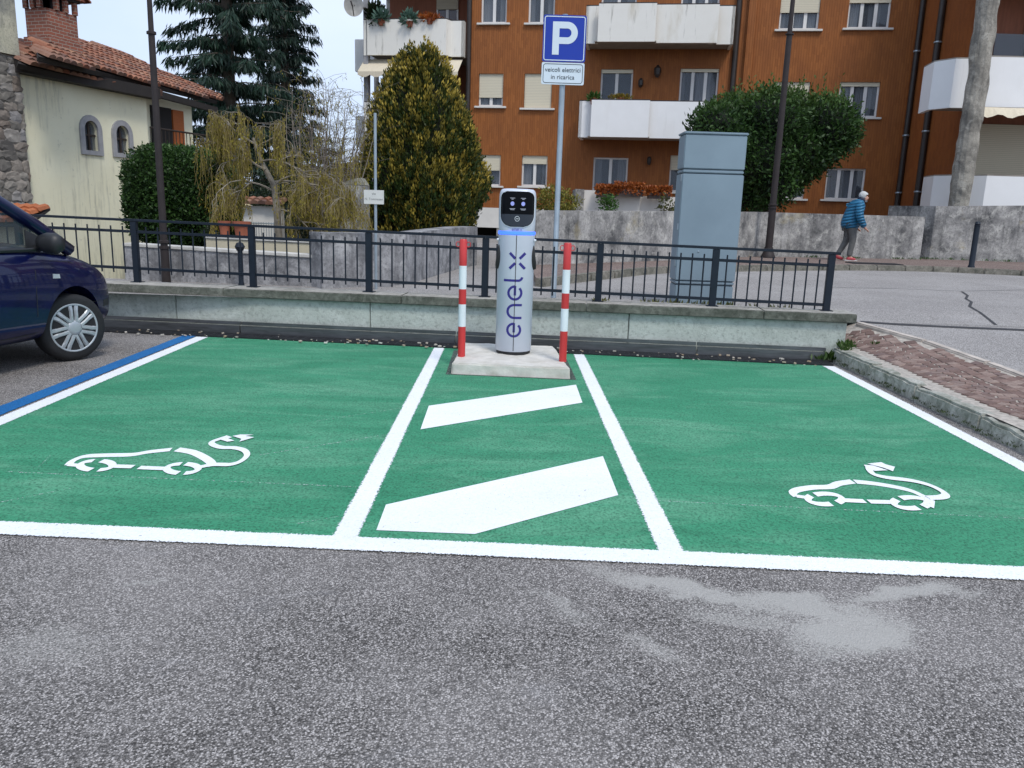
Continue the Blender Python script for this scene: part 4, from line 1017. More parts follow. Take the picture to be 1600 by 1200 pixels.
# right wing, nearer the street, with loggias and a rough concrete pillar
w0 = FP(uR, 0, 0); w1 = Vector((13.15, 24.9, 0)); wd_ = (w1 - w0).normalized()
m_clad2 = cladding('brown ribbed cladding of the wing', wd_, (.245, .072, .015), (.31, .096, .020), (.16, .045, .012))
wing = empty('apartment_wing', (w1.x, w1.y, .4), 'projecting right wing of the brown building with rough pillar and white loggia balconies', 'building')
mb = MB(); mb.hexa([w0, w1, w1 + Vector((.4, .1, 0)), w0 + Vector((.4, .1, 0))] and [Vector((q.x, q.y, z)) for z in (-.5, 12.6) for q in (w0, w1, w1 + Vector((.5, .2, 0)), w0 + Vector((.5, .2, 0)))]); mb.build('side_wall', m_clad2, wing)
mb = MB(); mb.box((w1.x + .3, 25.0, -.5), (w1.x + 9, 25.4, 12.6)); mb.build('loggia_wall', m_loggia, wing)
for f_, r_ in ((.12, .09), (.47, .10)):
    q = w0.lerp(w1, f_); nn = Vector((wd_.y, -wd_.x, 0)); nn = -nn if nn.x > 0 else nn; q = q + nn * .1; mb = MB(); mb.tube([(q.x, q.y, -.5), (q.x, q.y, 12.5)], r_, 10); dp = mb.build('drainpipe', m_pipe, wing, smooth=True)
    for z in (2.4, 4.3, 7.0): mb = MB(); mb.lathe([(r_ + .02, z), (r_ + .03, z + .02), (r_ + .02, z + .05)], (q.x, q.y, 0), 10); mb.build('bracket', m_galv, dp)
def poly_wall(mb, P, z0, z1, th=.12):
    n = len(P); In = []
    for i, p in enumerate(P):
        d = (P[min(i + 1, n - 1)] - P[max(i - 1, 0)]); d.z = 0; d.normalize(); In.append(p + Vector((-d.y, d.x, 0)) * th)
    for i in range(n - 1):
        q = [P[i], P[i+1], In[i+1], In[i]]; mb.hexa([Vector((v.x, v.y, z0)) for v in q] + [Vector((v.x, v.y, z1)) for v in q])
for zlo, zhi in ((1.35, 2.78), (4.62, 5.92), (7.9, 9.2)):
    yy = 120 if zlo > 3 else 290
    e0, e1, e2, e3 = at(1457, yy, 24.3), at(1490, yy, 23.75), at(1512, yy, 23.7), at(1540, yy, 23.35); e4 = Vector((e3.x + 6, 23.1, 0)); e00 = Vector((e0.x + .15, 25.2, 0))
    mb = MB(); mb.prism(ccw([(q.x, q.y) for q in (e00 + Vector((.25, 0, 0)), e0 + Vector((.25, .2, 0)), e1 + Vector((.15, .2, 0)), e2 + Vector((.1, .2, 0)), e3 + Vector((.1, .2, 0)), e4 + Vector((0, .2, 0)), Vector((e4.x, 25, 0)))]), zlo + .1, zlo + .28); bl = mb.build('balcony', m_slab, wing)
    for a, c in zip((e00, e0, e1, e2, e3), (e0, e1, e2, e3, e4)):
        mb = MB(); poly_wall(mb, [a, c], zlo, zhi); mb.build('parapet', m_bal, bl); mb = MB(); poly_wall(mb, [a, c], zhi + .002, zhi + .035, .13); mb.build('rim', m_slab, bl)
    mb = MB(); s0 = at(1590 if zlo > 3 else 1512, yy, 24.95); ww = 2.2 if zlo < 3 else 3.0; mb.box((s0.x, 24.90, zlo + .3), (s0.x + ww, 24.98, zlo + 3.0)); mb.build('shutter', m_shut2, wing)
p0, p1 = at(1517, 150, 22.75), at(1519, 150, 22.75)
me = bpy.data.meshes.new('pillar'); bm = bmesh.new(); bmesh.ops.create_cone(bm, segments=14, radius1=.27, radius2=.27, depth=14, cap_ends=True)
bmesh.ops.subdivide_edges(bm, edges=[e for e in bm.edges if abs(e.verts[0].co.z - e.verts[1].co.z) > 1], cuts=90)
for v in bm.verts: v.co += mnoise.noise_vector(v.co * 2.3) * .05 + mnoise.noise_vector(v.co * 9) * .02
bm.to_mesh(me); bm.free(); o = link('pillar', me, weathered('rough pillar', (.42, .39, .33), (.16, .15, .13), (.55, .52, .45), True, 1.8), wing); o.location = Vector((12.25, 22.85, 5.5)) - wing.location
mb = MB(); a_, c_ = at(1528, 162, 23.3), at(1660, 160, 23.2)
for i in range(16):
    x0, x1 = a_.x + (c_.x - a_.x) * i / 16, a_.x + (c_.x - a_.x) * (i + 1) / 16; zz = 4.50
    mb.face([(x0, 23.0, zz - .16 - .05 * math.sin(i * 1.4)), (x1, 23.0, zz - .16 - .05 * math.sin(i * 1.4 + 1.4)), (x1, 23.25, zz + .1), (x0, 23.25, zz + .1)])
mb.build('awning', m_awn, wing)
z_ = 6.9; mb = MB(); s0 = at(1556, 60, 24.85); mb.box((s0.x, 24.86, 6.1), (s0.x + .9, 24.9, 6.85)); wv = mb.build('window', m_pane, wing)
mb = MB(); mb.box((s0.x + .9, 24.80, 6.0), (s0.x + 1.0, 24.9, 6.9)); mb.build('frame', m_frame, wv)
# terrace wall with flower boxes in front of the ground floor
ta, tb_ = at(912, 318, 23.5), at(1050, 318, 23.0); zt = at(960, 298, 23.3).z
tw = wall_run('terrace_wall', [(ta.x, 23.5), (at(1000, 318, 23.3).x, 23.3)], .3, zt, .2, m_band, 'white terrace wall with flower boxes below the brown building', None)
mb = MB(); q = at(1000, 318, 23.3); mb.box((q.x + .02, 23.45, .3), (tb_.x + .6, 23.65, zt - .12)); mb.build('wall_section', m_band, tw)
mb = MB(); q = at(912, 318, 23.5); mb.box((q.x - .25, 23.45, .3), (q.x - .002, 24.8, zt + .02)); mb.build('stained_end', m_gwall, tw)

# satellite dish on the building's corner
dp = at(553, 8, 31.2); ds = empty('satellite_dish', (dp.x + .4, 31.6, dp.z - .4), 'white satellite dish fixed to the left corner of the brown building', 'satellite dish')
Mx = Matrix.Rotation(R(100), 4, 'X') @ Matrix.Rotation(R(-14), 4, 'Y')
mb = MB(); mb.lathe([(.001, -.06), (.15, -.05), (.28, -.02), (.38, .02), (.385, .03), (.28, -.005), (.15, -.035), (.001, -.045)], dp, 28, Mx); mb.build('dish', m_cope, ds, smooth=True)
mb = MB(); mb.tube([dp + Vector((0, -.02, -.36)), dp + Vector((.02, -.38, -.12))], .018, 6); mb.tube([dp + Vector((.02, -.38, -.12)), dp + Vector((-.04, -.36, .05))], .03, 6); mb.build('feed_arm', m_pipe, ds)
mb = MB(); mb.tube([dp + Vector((0, .05, 0)), dp + Vector((.45, .35, -.05))], .03, 6); mb.build('bracket', m_pipe, ds)
# globe lamp by the entrance
gl = at(728, 333, 22); t = empty('globe_lamp', (gl.x, 22, .4), 'small globe lamp on a dark post by the garage opening', 'lamp')
mb = MB(); mb.tube([(gl.x, 22, .4), (gl.x, 22, gl.z - .08)], .04, 8); mb.build('post', m_pipe, t)
mb = MB(); mb.lathe([(.001, -.115), (.06, -.10), (.11, -.04), (.115, 0), (.11, .04), (.06, .10), (.001, .115)], gl, 16); mb.build('globe', M('amber globe', (.45, .38, .24), .3, .1, 5), t, smooth=True)
# ================================================================== houses on the left
HA = Vector((-10.08, 17.0, 0)); HU = Vector((1.02, 3.3, 0)).normalized(); HN = Vector((HU.y, -HU.x, 0))
def hit(px, py, off=0):
    d = ray(px, py); o = Vector((0, 0, CAMZ)); t = (HA + HN * off - o).dot(HN) / d.dot(HN); p = o + d * t; return (p - HA).dot(HU), p.z
def HP(u, z, o=0): q = HA + HU * u + HN * o; return Vector((q.x, q.y, z))
def hbox(mb, u0, u1, z0, z1, o0, o1): mb.hexa([HP(u0, z0, o1), HP(u1, z0, o1), HP(u1, z0, o0), HP(u0, z0, o0), HP(u0, z1, o1), HP(u1, z1, o1), HP(u1, z1, o0), HP(u0, z1, o0)])
def yellow_mat():
    m, n, b, o = new_mat('pale yellow render'); v = pos(n)
    c = mixc(n, ramp(n, noise_(n, v, 1.2, 6), .3, .7), (.75, .71, .51), (.81, .78, .585))
    # damp run-off below the windows and sills: dark streaks with their own shape
    st = noise_(n, stretch(n, v, (6, 6, .5)), 1.3, 7, .72)
    lowm = noise_(n, v, .55, 4, .6)
    c = mixc(n, math_(n, 'MULTIPLY', math_(n, 'MULTIPLY', ramp(n, st, .48, .66), ramp(n, lowm, .52, .64)), .6), c, (.22, .22, .18))
    c = mixc(n, math_(n, 'MULTIPLY', ramp(n, noise_(n, v, 9, 6, .75), .60, .72), .5), c, (.33, .32, .25))
    n.links.new(c, b.inputs['Base Color']); b.inputs['Roughness'].default_value = .92; bump(n, b, noise_(n, v, 30, 5), .3, .01); return m
m_yel = yellow_mat()
m_grey_st = M('grey window stone', (.30, .30, .31), .85, .12, 8, bmp=.3)
m_tile = rand_mat('clay roof tile', [(.20, .075, .045), (.30, .12, .07), (.38, .17, .10), (.26, .15, .11), (.15, .09, .075), (.42, .24, .15)], .85, island=True, bmp=.5, noise_s=8)
m_eave = M('dark eave timber', (.022, .018, .016), .8, .2, 6)
def brick_mat(sx=1):
    m, n, b, o = new_mat('chimney brick'); uv = n.nodes.new('ShaderNodeUVMap'); br = n.nodes.new('ShaderNodeTexBrick')
    br.inputs['Color1'].default_value = (.30, .10, .06, 1); br.inputs['Color2'].default_value = (.20, .075, .05, 1); br.inputs['Mortar'].default_value = (.34, .28, .23, 1)
    br.inputs['Scale'].default_value = 1; br.inputs['Brick Width'].default_value = .20; br.inputs['Row Height'].default_value = .068; br.inputs['Mortar Size'].default_value = .007
    n.links.new(uv.outputs[0], br.inputs['Vector']); n.links.new(br.outputs['Color'], b.inputs['Base Color']); b.inputs['Roughness'].default_value = .9
    bump(n, b, math_(n, 'SUBTRACT', 1.0, br.outputs['Fac']), .7, .01); return m
m_brick = brick_mat()
def box_uv(o):
    me = o.data; l = me.uv_layers.new(name='UVMap'); base = origin(o)
    for p in me.polygons:
        n = p.normal; t = Vector((-n.y, n.x, 0)); t = t.normalized() if t.length > .1 else Vector((1, 0, 0))
        for li in p.loop_indices: co = me.vertices[me.loops[li].vertex_index].co + base; l.data[li].uv = (co.dot(t), co.z if abs(n.z) < .7 else co.y)

yh = empty('yellow_house', HP(1.5, -1.2), 'pale yellow house with arched stone windows and red tiled roof', 'house')
def arch(u0, u1, z0, z1, n=10):
    r_ = (u1 - u0) / 2; zc = z1 - r_; return [(u0, z0), (u1, z0)] + [((u0 + u1) / 2 + r_ * math.cos(R(180 * k / n)), zc + r_ * math.sin(R(180 * k / n))) for k in range(n + 1)]
uE = hit(231, 200)[0]
mb = MB(); hbox(mb, -.1, uE, -1.2, 3.93, -.35, 0); hw = mb.build('wall', m_yel, yh)
aw = []
for (xl, xr, yt, yb) in ((124, 158, 180, 242), (174, 206, 188, 246)):
    ym = (yt + yb) / 2; aw.append((hit(xl, ym)[0], hit(xr, ym)[0], hit((xl + xr) / 2, yb)[1], hit((xl + xr) / 2, yt)[1]))
def boolean_cut(o, cut_mesh):
    c = link('cut', cut_mesh, None, o.parent); md = o.modifiers.new('b', 'BOOLEAN'); md.object = c; md.operation = 'DIFFERENCE'; md.solver = 'EXACT'
    dg = bpy.context.evaluated_depsgraph_get(); dg.update(); me = bpy.data.meshes.new_from_object(o.evaluated_get(dg)); o.modifiers.clear(); old = o.data; o.data = me; bpy.data.objects.remove(c); bpy.data.meshes.remove(old)
for (a, c, e, f) in aw:
    mb = MB(); fr = .12; P = arch(a + fr, c - fr, e + fr * .8, f - fr); mb.extrude([HP(u, z, .2) for u, z in P], -HN * .37); boolean_cut(hw, mb.mesh('c', origin(yh)))
    mb = MB(); Po = arch(a, c, e, f); Pi = arch(a + fr, c - fr, e + fr * .8, f - fr); n = len(Po)
    for i in range(n):
        j = (i + 1) % n; q = [Po[i], Po[j], Pi[j], Pi[i]]
        if i % 2 == 0 or True: mb.hexa([HP(u, z, -.02) for u, z in q] + [HP(u, z, .045) for u, z in q])
    wv = mb.build('arched_window', m_grey_st, yh)
    mb = MB(); mb.face([HP(u, z, -.07) for u, z in Pi]); mb.build('pane', m_pane, wv)
    mb = MB(); hbox(mb, (a + c) / 2 - .025, (a + c) / 2 + .025, e + .1, f - .12, -.065, -.035); hbox(mb, a + .1, c - .1, (e + f) / 2 - .02, (e + f) / 2 + .02, -.063, -.037); mb.build('mullion', m_pipe, wv)
    mb = MB(); mb.face([HP(a, e, -.15), HP(c, e, -.15), HP(c, f, -.15), HP(a, f, -.15)]); mb.build('dark_room', m_inner, wv)
# eave timber and lower roof
mb = MB(); hbox(mb, -.25, uE + .15, 3.78, 4.02, 0.003, .30); mb.build('eave', m_eave, yh)
def tile_field(mb, O, ue, vs, poly, tw=.21, tl=.36):
    """barrel tiles on the plane through O with eave direction ue and up-slope direction vs; poly in (u,v)"""
    n = ue.cross(vs).normalized(); us_ = [p[0] for p in poly]; vv = [p[1] for p in poly]
    def inside(u, v):
        r_ = False
        for (a, b_), (c, d_) in zip(poly, poly[1:] + poly[:1]):
            if (b_ > v) != (d_ > v) and u < (c - a) * (v - b_) / (d_ - b_) + a: r_ = not r_
        return r_
    u = min(us_)
    while u < max(us_):
        v = min(vv); 
        while v < max(vv):
            if inside(u + tw / 2, v + tl * .4):
                j = random.uniform(-.012, .012); w2 = tw * .56; l0 = v - .05 + random.uniform(-.02, .02); l1 = v + tl
                i = len(mb.v)
                for (l, lift, sc2) in ((l0, .045, 1.0), (l1, .012, .86)):
                    for k in range(5):
                        a = math.pi * k / 4; mb.v.append(tuple(O + ue * (u + tw / 2 + j - math.cos(a) * w2 * sc2) + vs * l + n * (lift + math.sin(a) * .085 * sc2)))
                for k in range(4): mb.f.append((i + k, i + k + 1, i + 5 + k + 1, i + 5 + k))
                mb.f.append((i + 4, i + 3, i + 2, i + 1, i))
            v += tl * .8
        u += tw
def roof_plane(e0, e1, r0, px_poly, par, under=True, nm='roof'):
    ue = (e1 - e0).normalized(); vs = (r0 - e0); vs = (vs - ue * vs.dot(ue)).normalized(); n = ue.cross(vs).normalized(); poly = []
    for (x, y) in px_poly:
        d = ray(x, y); o = Vector((0, 0, CAMZ)); t = (e0 - o).dot(n) / d.dot(n); p = o + d * t - e0; poly.append((p.dot(ue), p.dot(vs)))
    mb = MB(); mb.extrude([e0 + ue * u + vs * v for u, v in poly], -n * .10); rf = mb.build(nm, m_eave, par)
    mb = MB(); tile_field(mb, e0, ue, vs, poly); o = mb.build('tiles', m_tile, rf, smooth=False); o['kind'] = 'stuff'; return rf
e0, e1 = at(36, 101, 16.5), at(240, 150, 20.5); e1.z = e0.z = (e0.z + e1.z) / 2
r0 = e0 - HN * 1.6 + Vector((0, 0, .72))
roof_plane(e0, e1, r0, [(28, 99), (240, 149), (243, 138), (160, 112), (100, 88), (28, 66)], yh)
e0, e1 = at(120, 103, 18.0), at(340, 158, 24.6); zz = (e0.z + e1.z) / 2; e0.z = e1.z = zz
r0 = at(100, 62, 20.6)
rf2 = roof_plane(e0, e1, r0, [(60, 88), (340, 158), (337, 149), (238, 108), (180, 80), (108, 63), (60, 52)], yh, nm='upper_roof')
mb = MB(); dd = (e1 - e0).normalized(); mb.extrude([e0 - Vector((0, 0, .10)), e1 - Vector((0, 0, .10)), e1 - Vector((0, 0, .26)), e0 - Vector((0, 0, .26))], HN * -.12); mb.build('eave', m_eave, yh)
# balcony end of the house
uB0, uB1 = uE + .02, uE + 3.0
mb = MB(); hbox(mb, uE - .3, uB1, -1.2, 4.1, -1.6, -1.1); mb.build('rear_wall', m_yel, yh)
mb = MB(); hbox(mb, uE - .3, uE, -1.2, 3.9, -1.1, -.36); mb.build('return_wall', m_yel, yh)
mb = MB(); hbox(mb, uB0, uB1 + .1, 2.12, 2.26, -1.09, .1); bl = mb.build('balcony', m_grey_st, yh)
rl = MB()
mb = MB(); a, c = HP(uB0, 3.12, .05), HP(uB1, 3.12, .05); mb.tube([a, c], .025, 6); mb.tube([a - Vector((0, 0, .75)), c - Vector((0, 0, .75))], .02, 6)
for k in range(24): q = a.lerp(c, k / 23); mb.tube([q, q - Vector((0, 0, .8))], .011, 4)
mb.build('railing', m_pipe, bl)
ua, ub = hit(236, 190, -1.08)[0], hit(268, 190, -1.08)[0]; uc = hit(285, 190, -1.08)[0]
mb = MB(); hbox(mb, ua, ub, 2.27, 3.82, -1.099, -1.07); mb.build('balcony_door', m_inner, yh)
mb = MB(); hbox(mb, ub + .01, uc, 2.27, 3.80, -1.09, -1.03); mb.build('shutter', M('orange shutter', (.36, .10, .025), .6, .1, 4, stre=(1, 1, 12)), yh)
# chimney
cb = at(80, 92, 18.1); c0 = cb.copy(); ua_, ub_ = HN, HU
def cbox(nm, s, l0, l1, z0, z1, m, par, w0=.31, w1=.40, bev=0):
    mb = MB(); q = [c0 - ua_ * w0 * s - ub_ * 0, c0 + ua_ * w0 * 0, c0, c0]
    q = [c0 - ua_ * (2 * w0) * s * (l0), c0, c0, c0]
    return None
def chim(z0, z1, g, nm, m, par):
    P = [c0 + ua_ * g - ub_ * g, c0 + ua_ * g + ub_ * (.78 + g), c0 - ua_ * (.60 + g) + ub_ * (.78 + g), c0 - ua_ * (.60 + g) - ub_ * g]
    mb = MB(); mb.hexa([Vector((p.x, p.y, z0)) for p in P] + [Vector((p.x, p.y, z1)) for p in P]); o = mb.build(nm, m, par); return o, P
cz = cb.z - .6
chm, _ = chim(cz, cz + 1.05, .05, 'chimney', m_brick, rf2); box_uv(chm)
o, _ = chim(cz + 1.052, cz + 1.62, 0, 'upper_brickwork', m_brick, yh); box_uv(o)
for k in range(4):
    for (pp, qq) in ((Vector((0, 0, 0)), ub_ * .78), (-ua_ * .60, Vector((0, 0, 0)))):
        p = c0 + pp.lerp(qq, k / 3) * .94 ; mb = MB(); mb.box((p.x - .045, p.y - .045, cz + 1.622), (p.x + .045, p.y + .045, cz + 1.87)); o = mb.build('flue_post', m_brick, yh); box_uv(o)
o, _ = chim(cz + 1.622, cz + 1.868, -.12, 'flue', m_dark, yh)
o, P = chim(cz + 1.872, cz + 1.93, .06, 'flue_lintel', m_eave, yh)
# little gabled tile roof of the chimney
g = .14; q0 = c0 + ua_ * g - ub_ * g; q1 = c0 + ua_ * g + ub_ * (.78 + g); q2 = c0 - ua_ * (.6 + g) + ub_ * (.78 + g); q3 = c0 - ua_ * (.6 + g) - ub_ * g; zr = cz + 1.93
V = lambda p, z: Vector((p.x, p.y, z)); mid1, mid2 = (q0 + q1) / 2, (q2 + q3) / 2
mb = MB(); mb.extrude([V(q0, zr), V(q1, zr), V(mid1, zr + .42)], (q3 - q0)); o = mb.build('chimney_gable', m_brick, yh); box_uv(o)
mb = MB()
for (ea, eb, rr0) in ((V(q3, zr), V(q0, zr), V(mid2, zr + .42)), (V(q1, zr), V(q2, zr), V(mid1, zr + .42))):
    ue = (eb - ea).normalized(); vs = (rr0 - ea); vs = (vs - ue * vs.dot(ue)); L = vs.length; vs.normalize(); tile_field(mb, ea + Vector((0, 0, .01)), ue, vs, [(-.05, -.03), ((eb - ea).length + .05, -.03), ((eb - ea).length + .05, L + .05), (-.05, L + .05)], .19, .30)
o = mb.build('chimney_tiles', m_tile, yh); o['kind'] = 'stuff'

# stone house at the left edge
sh = empty('stone_house', HP(-3, -1.2, .1), 'old rubble stone house with plastered upper wall at the left edge', 'house')
m_plast = weathered('old plaster', (.52, .49, .36), (.22, .22, .20), (.62, .58, .44), True, 1.3)
m_rub = M('rubble mortar', (.30, .27, .23), .95, .35, 10, bmp=.9, bscale=24, bdist=.04)
uS = hit(44, 200, .18)[0]
mb = MB(); hbox(mb, -7, uS, -1.2, 4.10, -.4, .10); mb.build('wall', m_rub, sh)
mb = MB(); hbox(mb, -7, uS - .02, 4.10, 8.5, -.4, .16); mb.build('plaster', m_plast, sh)
m_stone = rand_mat('rubble stone', [(.13, .12, .11), (.24, .22, .19), (.34, .31, .27), (.20, .16, .13), (.42, .38, .33), (.28, .27, .27)], .9, bmp=.9, bscale=28, noise_s=7)
sm_ = []
for k in range(7):
    bm = bmesh.new(); bmesh.ops.create_icosphere(bm, subdivisions=2, radius=1)
    for v in bm.verts:
        v.co = Vector([math.copysign(abs(q) ** .75, q) for q in v.co]); v.co += mnoise.noise_vector(v.co * 1.6 + Vector((k * 5, 0, 0))) * .55
    me = bpy.data.meshes.new('stone'); bm.to_mesh(me); bm.free(); me.materials.append(m_stone); sm_.append(me)
z = .35; rr = random.Random(5)
while z < 4.05:
    h_ = rr.uniform(.13, .24); u = uS - 1.7 + rr.uniform(0, .15)
    while u < uS - .03:
        w_ = min(rr.uniform(.14, .36), uS - u)
        o = bpy.data.objects.new('stone', rr.choice(sm_)); COL.objects.link(o); o.parent = sh
        o.location = HP(u + w_ / 2, z + h_ / 2, .09) - sh.location; o.rotation_euler = (0, rr.uniform(-.1, .1), math.atan2(HU.y, HU.x)); o.scale = (w_ * .60, .05, h_ * .60); u += w_
    z += h_ * .98
# tiled lean-to below it
lt = at(20, 338, 13.5); ll = empty('lean_to', (lt.x, 13.6, -1.2), 'small lean to roof of orange tiles behind the car bonnet', 'shed')
mb = MB(); mb.box((lt.x - 1.4, 13.62, -1.2), (lt.x + .22, 14.6, lt.z - .16)); mb.build('wall', m_yel, ll)
mb = MB(); mb.extrude([(lt.x - 1.6, 13.35, lt.z - .17), (lt.x + .32, 13.35, lt.z - .17), (lt.x + .12, 14.4, lt.z + .1), (lt.x - 1.6, 14.4, lt.z + .1)], (0, 0, .04)); rf = mb.build('roof', m_eave, ll)
mb = MB(); ue = Vector((1, 0, 0)); vs = Vector((0, 1.05, .27)).normalized(); m_tile2 = rand_mat('orange tile', [(.42, .13, .05), (.50, .17, .07), (.36, .12, .06)], .8, island=True)
tile_field(mb, Vector((lt.x - 1.6, 13.35, lt.z - .12)), ue, vs, [(0, 0), (1.86, 0), (1.66, .95), (0, .95)], .16, .3); o = mb.build('tiles', m_tile2, rf); o['kind'] = 'stuff'

# garden beyond: white wall, tent, pots, thin railing
wa, wb = at(325, 340, 17), at(440, 340, 17)
t = wall_run('white_garden_wall', [(wa.x - .5, 17), (wb.x, 17)], -1.2, 1.34, .2, m_band, 'white garden wall topped with red tiles behind the hanging branches', None)
mb = MB(); tile_field(mb, Vector((wa.x - .5, 16.9, 1.345)), Vector((1, 0, 0)), Vector((0, .97, .25)).normalized(), [(0, 0), (wb.x - wa.x + .5, 0), (wb.x - wa.x + .5, .45), (0, .45)], .16, .26); o = mb.build('coping_tiles', m_tile, t); o['kind'] = 'stuff'
ga_ = at(335, 297, 19.5); gz = empty('garden_tent', (ga_.x, 19.9, -1.2), 'cream pointed garden tent behind the square clipped bush', 'tent')
m_tent = M('tent canvas', (.72, .60, .38), .85, .05, 3)
mb = MB(); ap = Vector((ga_.x - .1, 19.95, ga_.z + .03)); hw_ = .62; cz_ = ga_.z - .33; cr_ = [Vector((ap.x + sx * hw_, 19.95 + sy * hw_, cz_)) for sx, sy in ((-1, -1), (1, -1), (1, 1), (-1, 1))]
for i in range(4): mb.face([cr_[i], cr_[(i + 1) % 4], ap])
mb.build('canopy', m_tent, gz)
mb = MB()
for i in range(4): a, c = cr_[i], cr_[(i + 1) % 4]; mb.face([a - Vector((0, 0, .18)), c - Vector((0, 0, .18)), c, a])
mb.build('valance', M('tent valance', (.55, .42, .24), .85, .05, 3), gz)
for q in cr_: mb = MB(); mb.tube([(q.x, q.y, -1.2), (q.x, q.y, cz_)], .025, 6); mb.build('pole', m_frame, gz)
fa_, fb_ = at(334, 360, 14), at(432, 360, 14); t = empty('thin_railing', (fa_.x, 14, -1.2), 'thin grey wire railing in front of the white garden wall', 'fence')
mb = MB(); z0, z1 = at(380, 376, 14).z, at(380, 346, 14).z
for k in range(26): x = fa_.x + (fb_.x - fa_.x) * k / 25; mb.tube([(x, 14, -1.2), (x, 14, z1)], .006, 4)
o = mb.build('wires', m_galv, t); o['kind'] = 'stuff'
mb = MB(); mb.tube([(fa_.x, 14, z1 - .02), (fb_.x, 14, z1 - .02)], .01, 5); mb.build('rail', m_galv, t)
m_terra = M('terracotta', (.28, .085, .045), .85, .15, 9)
for px, py, s_, lb in ((378, 366, .12, 'larger terracotta pot on the cream raised bed'), (352, 377, .085, 'smaller terracotta pot on the cream raised bed')):
    q = at(px, py, 11.65); mb = MB(); mb.lathe([(s_ * .6, -.16), (s_ * .9, .10), (s_ * 1.08, .10), (s_ * 1.08, .15), (s_ * .85, .15), (s_ * .8, .05), (.01, .04)], (q.x, q.y, .925 + .06), 18); mb.top('plant_pot', m_terra, (q.x, q.y, .83), lb, 'pot', 'terracotta pots', smooth=True)
# ================================================================== vegetation
m_bark = M('bark', (.10, .08, .06), .9, .3, 12, bmp=.8, bscale=30, stre=(1, 1, .3))
m_barkp = M('pale bark', (.24, .21, .165), .9, .35, 14, bmp=.6, bscale=40, dirt=(.10, .09, .08), dscale=6)
def unit(v): return v / np.maximum(1e-9, np.linalg.norm(v, axis=1, keepdims=True))
def leaves(C, D, L, Wd, t=None, curl=0):
    n = len(C); D = unit(D); rnd = unit(RNG.normal(size=(n, 3))); S = unit(np.cross(D, rnd)); L = np.broadcast_to(L, n)[:, None]; Wd = np.broadcast_to(Wd, n)[:, None]
    V = np.empty((n, 4, 3)); V[:, 0] = C; V[:, 1] = C + D * L * .5 + S * Wd * .5; V[:, 2] = C + D * L; V[:, 3] = C + D * L * .5 - S * Wd * .5
    if curl: V[:, 2] += np.cross(S, D) * L * curl
    return V.reshape(-1, 3), np.arange(n * 4).reshape(-1, 4), t
def tree_thing(name, base, label, cat='tree', group=None): return empty(name, base, label, cat, group)

# golden conifer
b0 = at(657, 360, 17.0); top_z = at(655, 72, 17.0).z; bz = .1; TX = b0.x
th = tree_thing('golden_conifer', (TX, 17.0, .1), 'dense golden green conifer with a pointed top beside the brown building')
m_thuja = leaf_mat('thuja', (.012, .028, .006), (.042, .078, .014), tip=(.78, .56, .09), trans=.12)
Hh = top_z - bz; hs = np.array([0, .08, .22, .39, .56, .73, .85, .94, 1.0]); rs = np.array([.62, .88, 1.20, 1.30, 1.18, .94, .68, .40, .05])
def shell(n, pw=1.0):
    h = RNG.uniform(0, 1, n * 3); r = np.interp(h, hs, rs); keep = RNG.uniform(0, rs.max(), n * 3) < r; h = h[keep][:n]; return h
C = []; D = []; T = []; Ls = []
nC = 2600; h = shell(nC); az = RNG.uniform(0, 2 * np.pi, len(h)); bumpy = np.array([mnoise.noise((math.cos(a) * 2.2, math.sin(a) * 2.2, q * 6)) for a, q in zip(az, h)])
r = np.interp(h, hs, rs) * (RNG.uniform(.84, 1.0, len(h)) + .20 * bumpy)
for hh, a, rr_ in zip(h, az, r):
    c = np.array([TX + math.cos(a) * rr_, 17 + math.sin(a) * rr_ * .95, bz + hh * Hh]); out = np.array([math.cos(a), math.sin(a), 0]); k = 34
    q = RNG.uniform(-1, 1, (k, 3)) * np.array([.06, .06, .18]); gold = RNG.uniform(.35, 1.0) if RNG.uniform() < .60 else .05
    gold *= (1.0 if hh > .12 else .4)
    C.append(c + q); D.append(out * .45 + np.array([0, 0, 1.0]) + RNG.normal(size=(k, 3)) * .28); T.append(np.clip((q[:, 2] / .18 * .6 + .38), 0, 1) * gold * .8); Ls.append(RNG.uniform(.05, .10, k))
V, F, t = leaves(np.concatenate(C), np.concatenate(D), np.concatenate(Ls), np.concatenate(Ls) * .42, np.concatenate(T)); np_mesh('crown', V, F, m_thuja, th, t)
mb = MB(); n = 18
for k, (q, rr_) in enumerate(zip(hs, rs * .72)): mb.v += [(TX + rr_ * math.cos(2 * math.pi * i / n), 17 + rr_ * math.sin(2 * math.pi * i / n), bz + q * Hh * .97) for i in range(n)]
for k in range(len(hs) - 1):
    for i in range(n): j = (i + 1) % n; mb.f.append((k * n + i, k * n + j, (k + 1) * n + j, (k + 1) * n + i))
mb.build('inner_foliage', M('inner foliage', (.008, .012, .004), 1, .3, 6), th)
mb = MB(); mb.tube([(TX, 17, -1.2), (TX, 17, 2.5)], [.16, .08], 8); mb.build('trunk', m_bark, th)

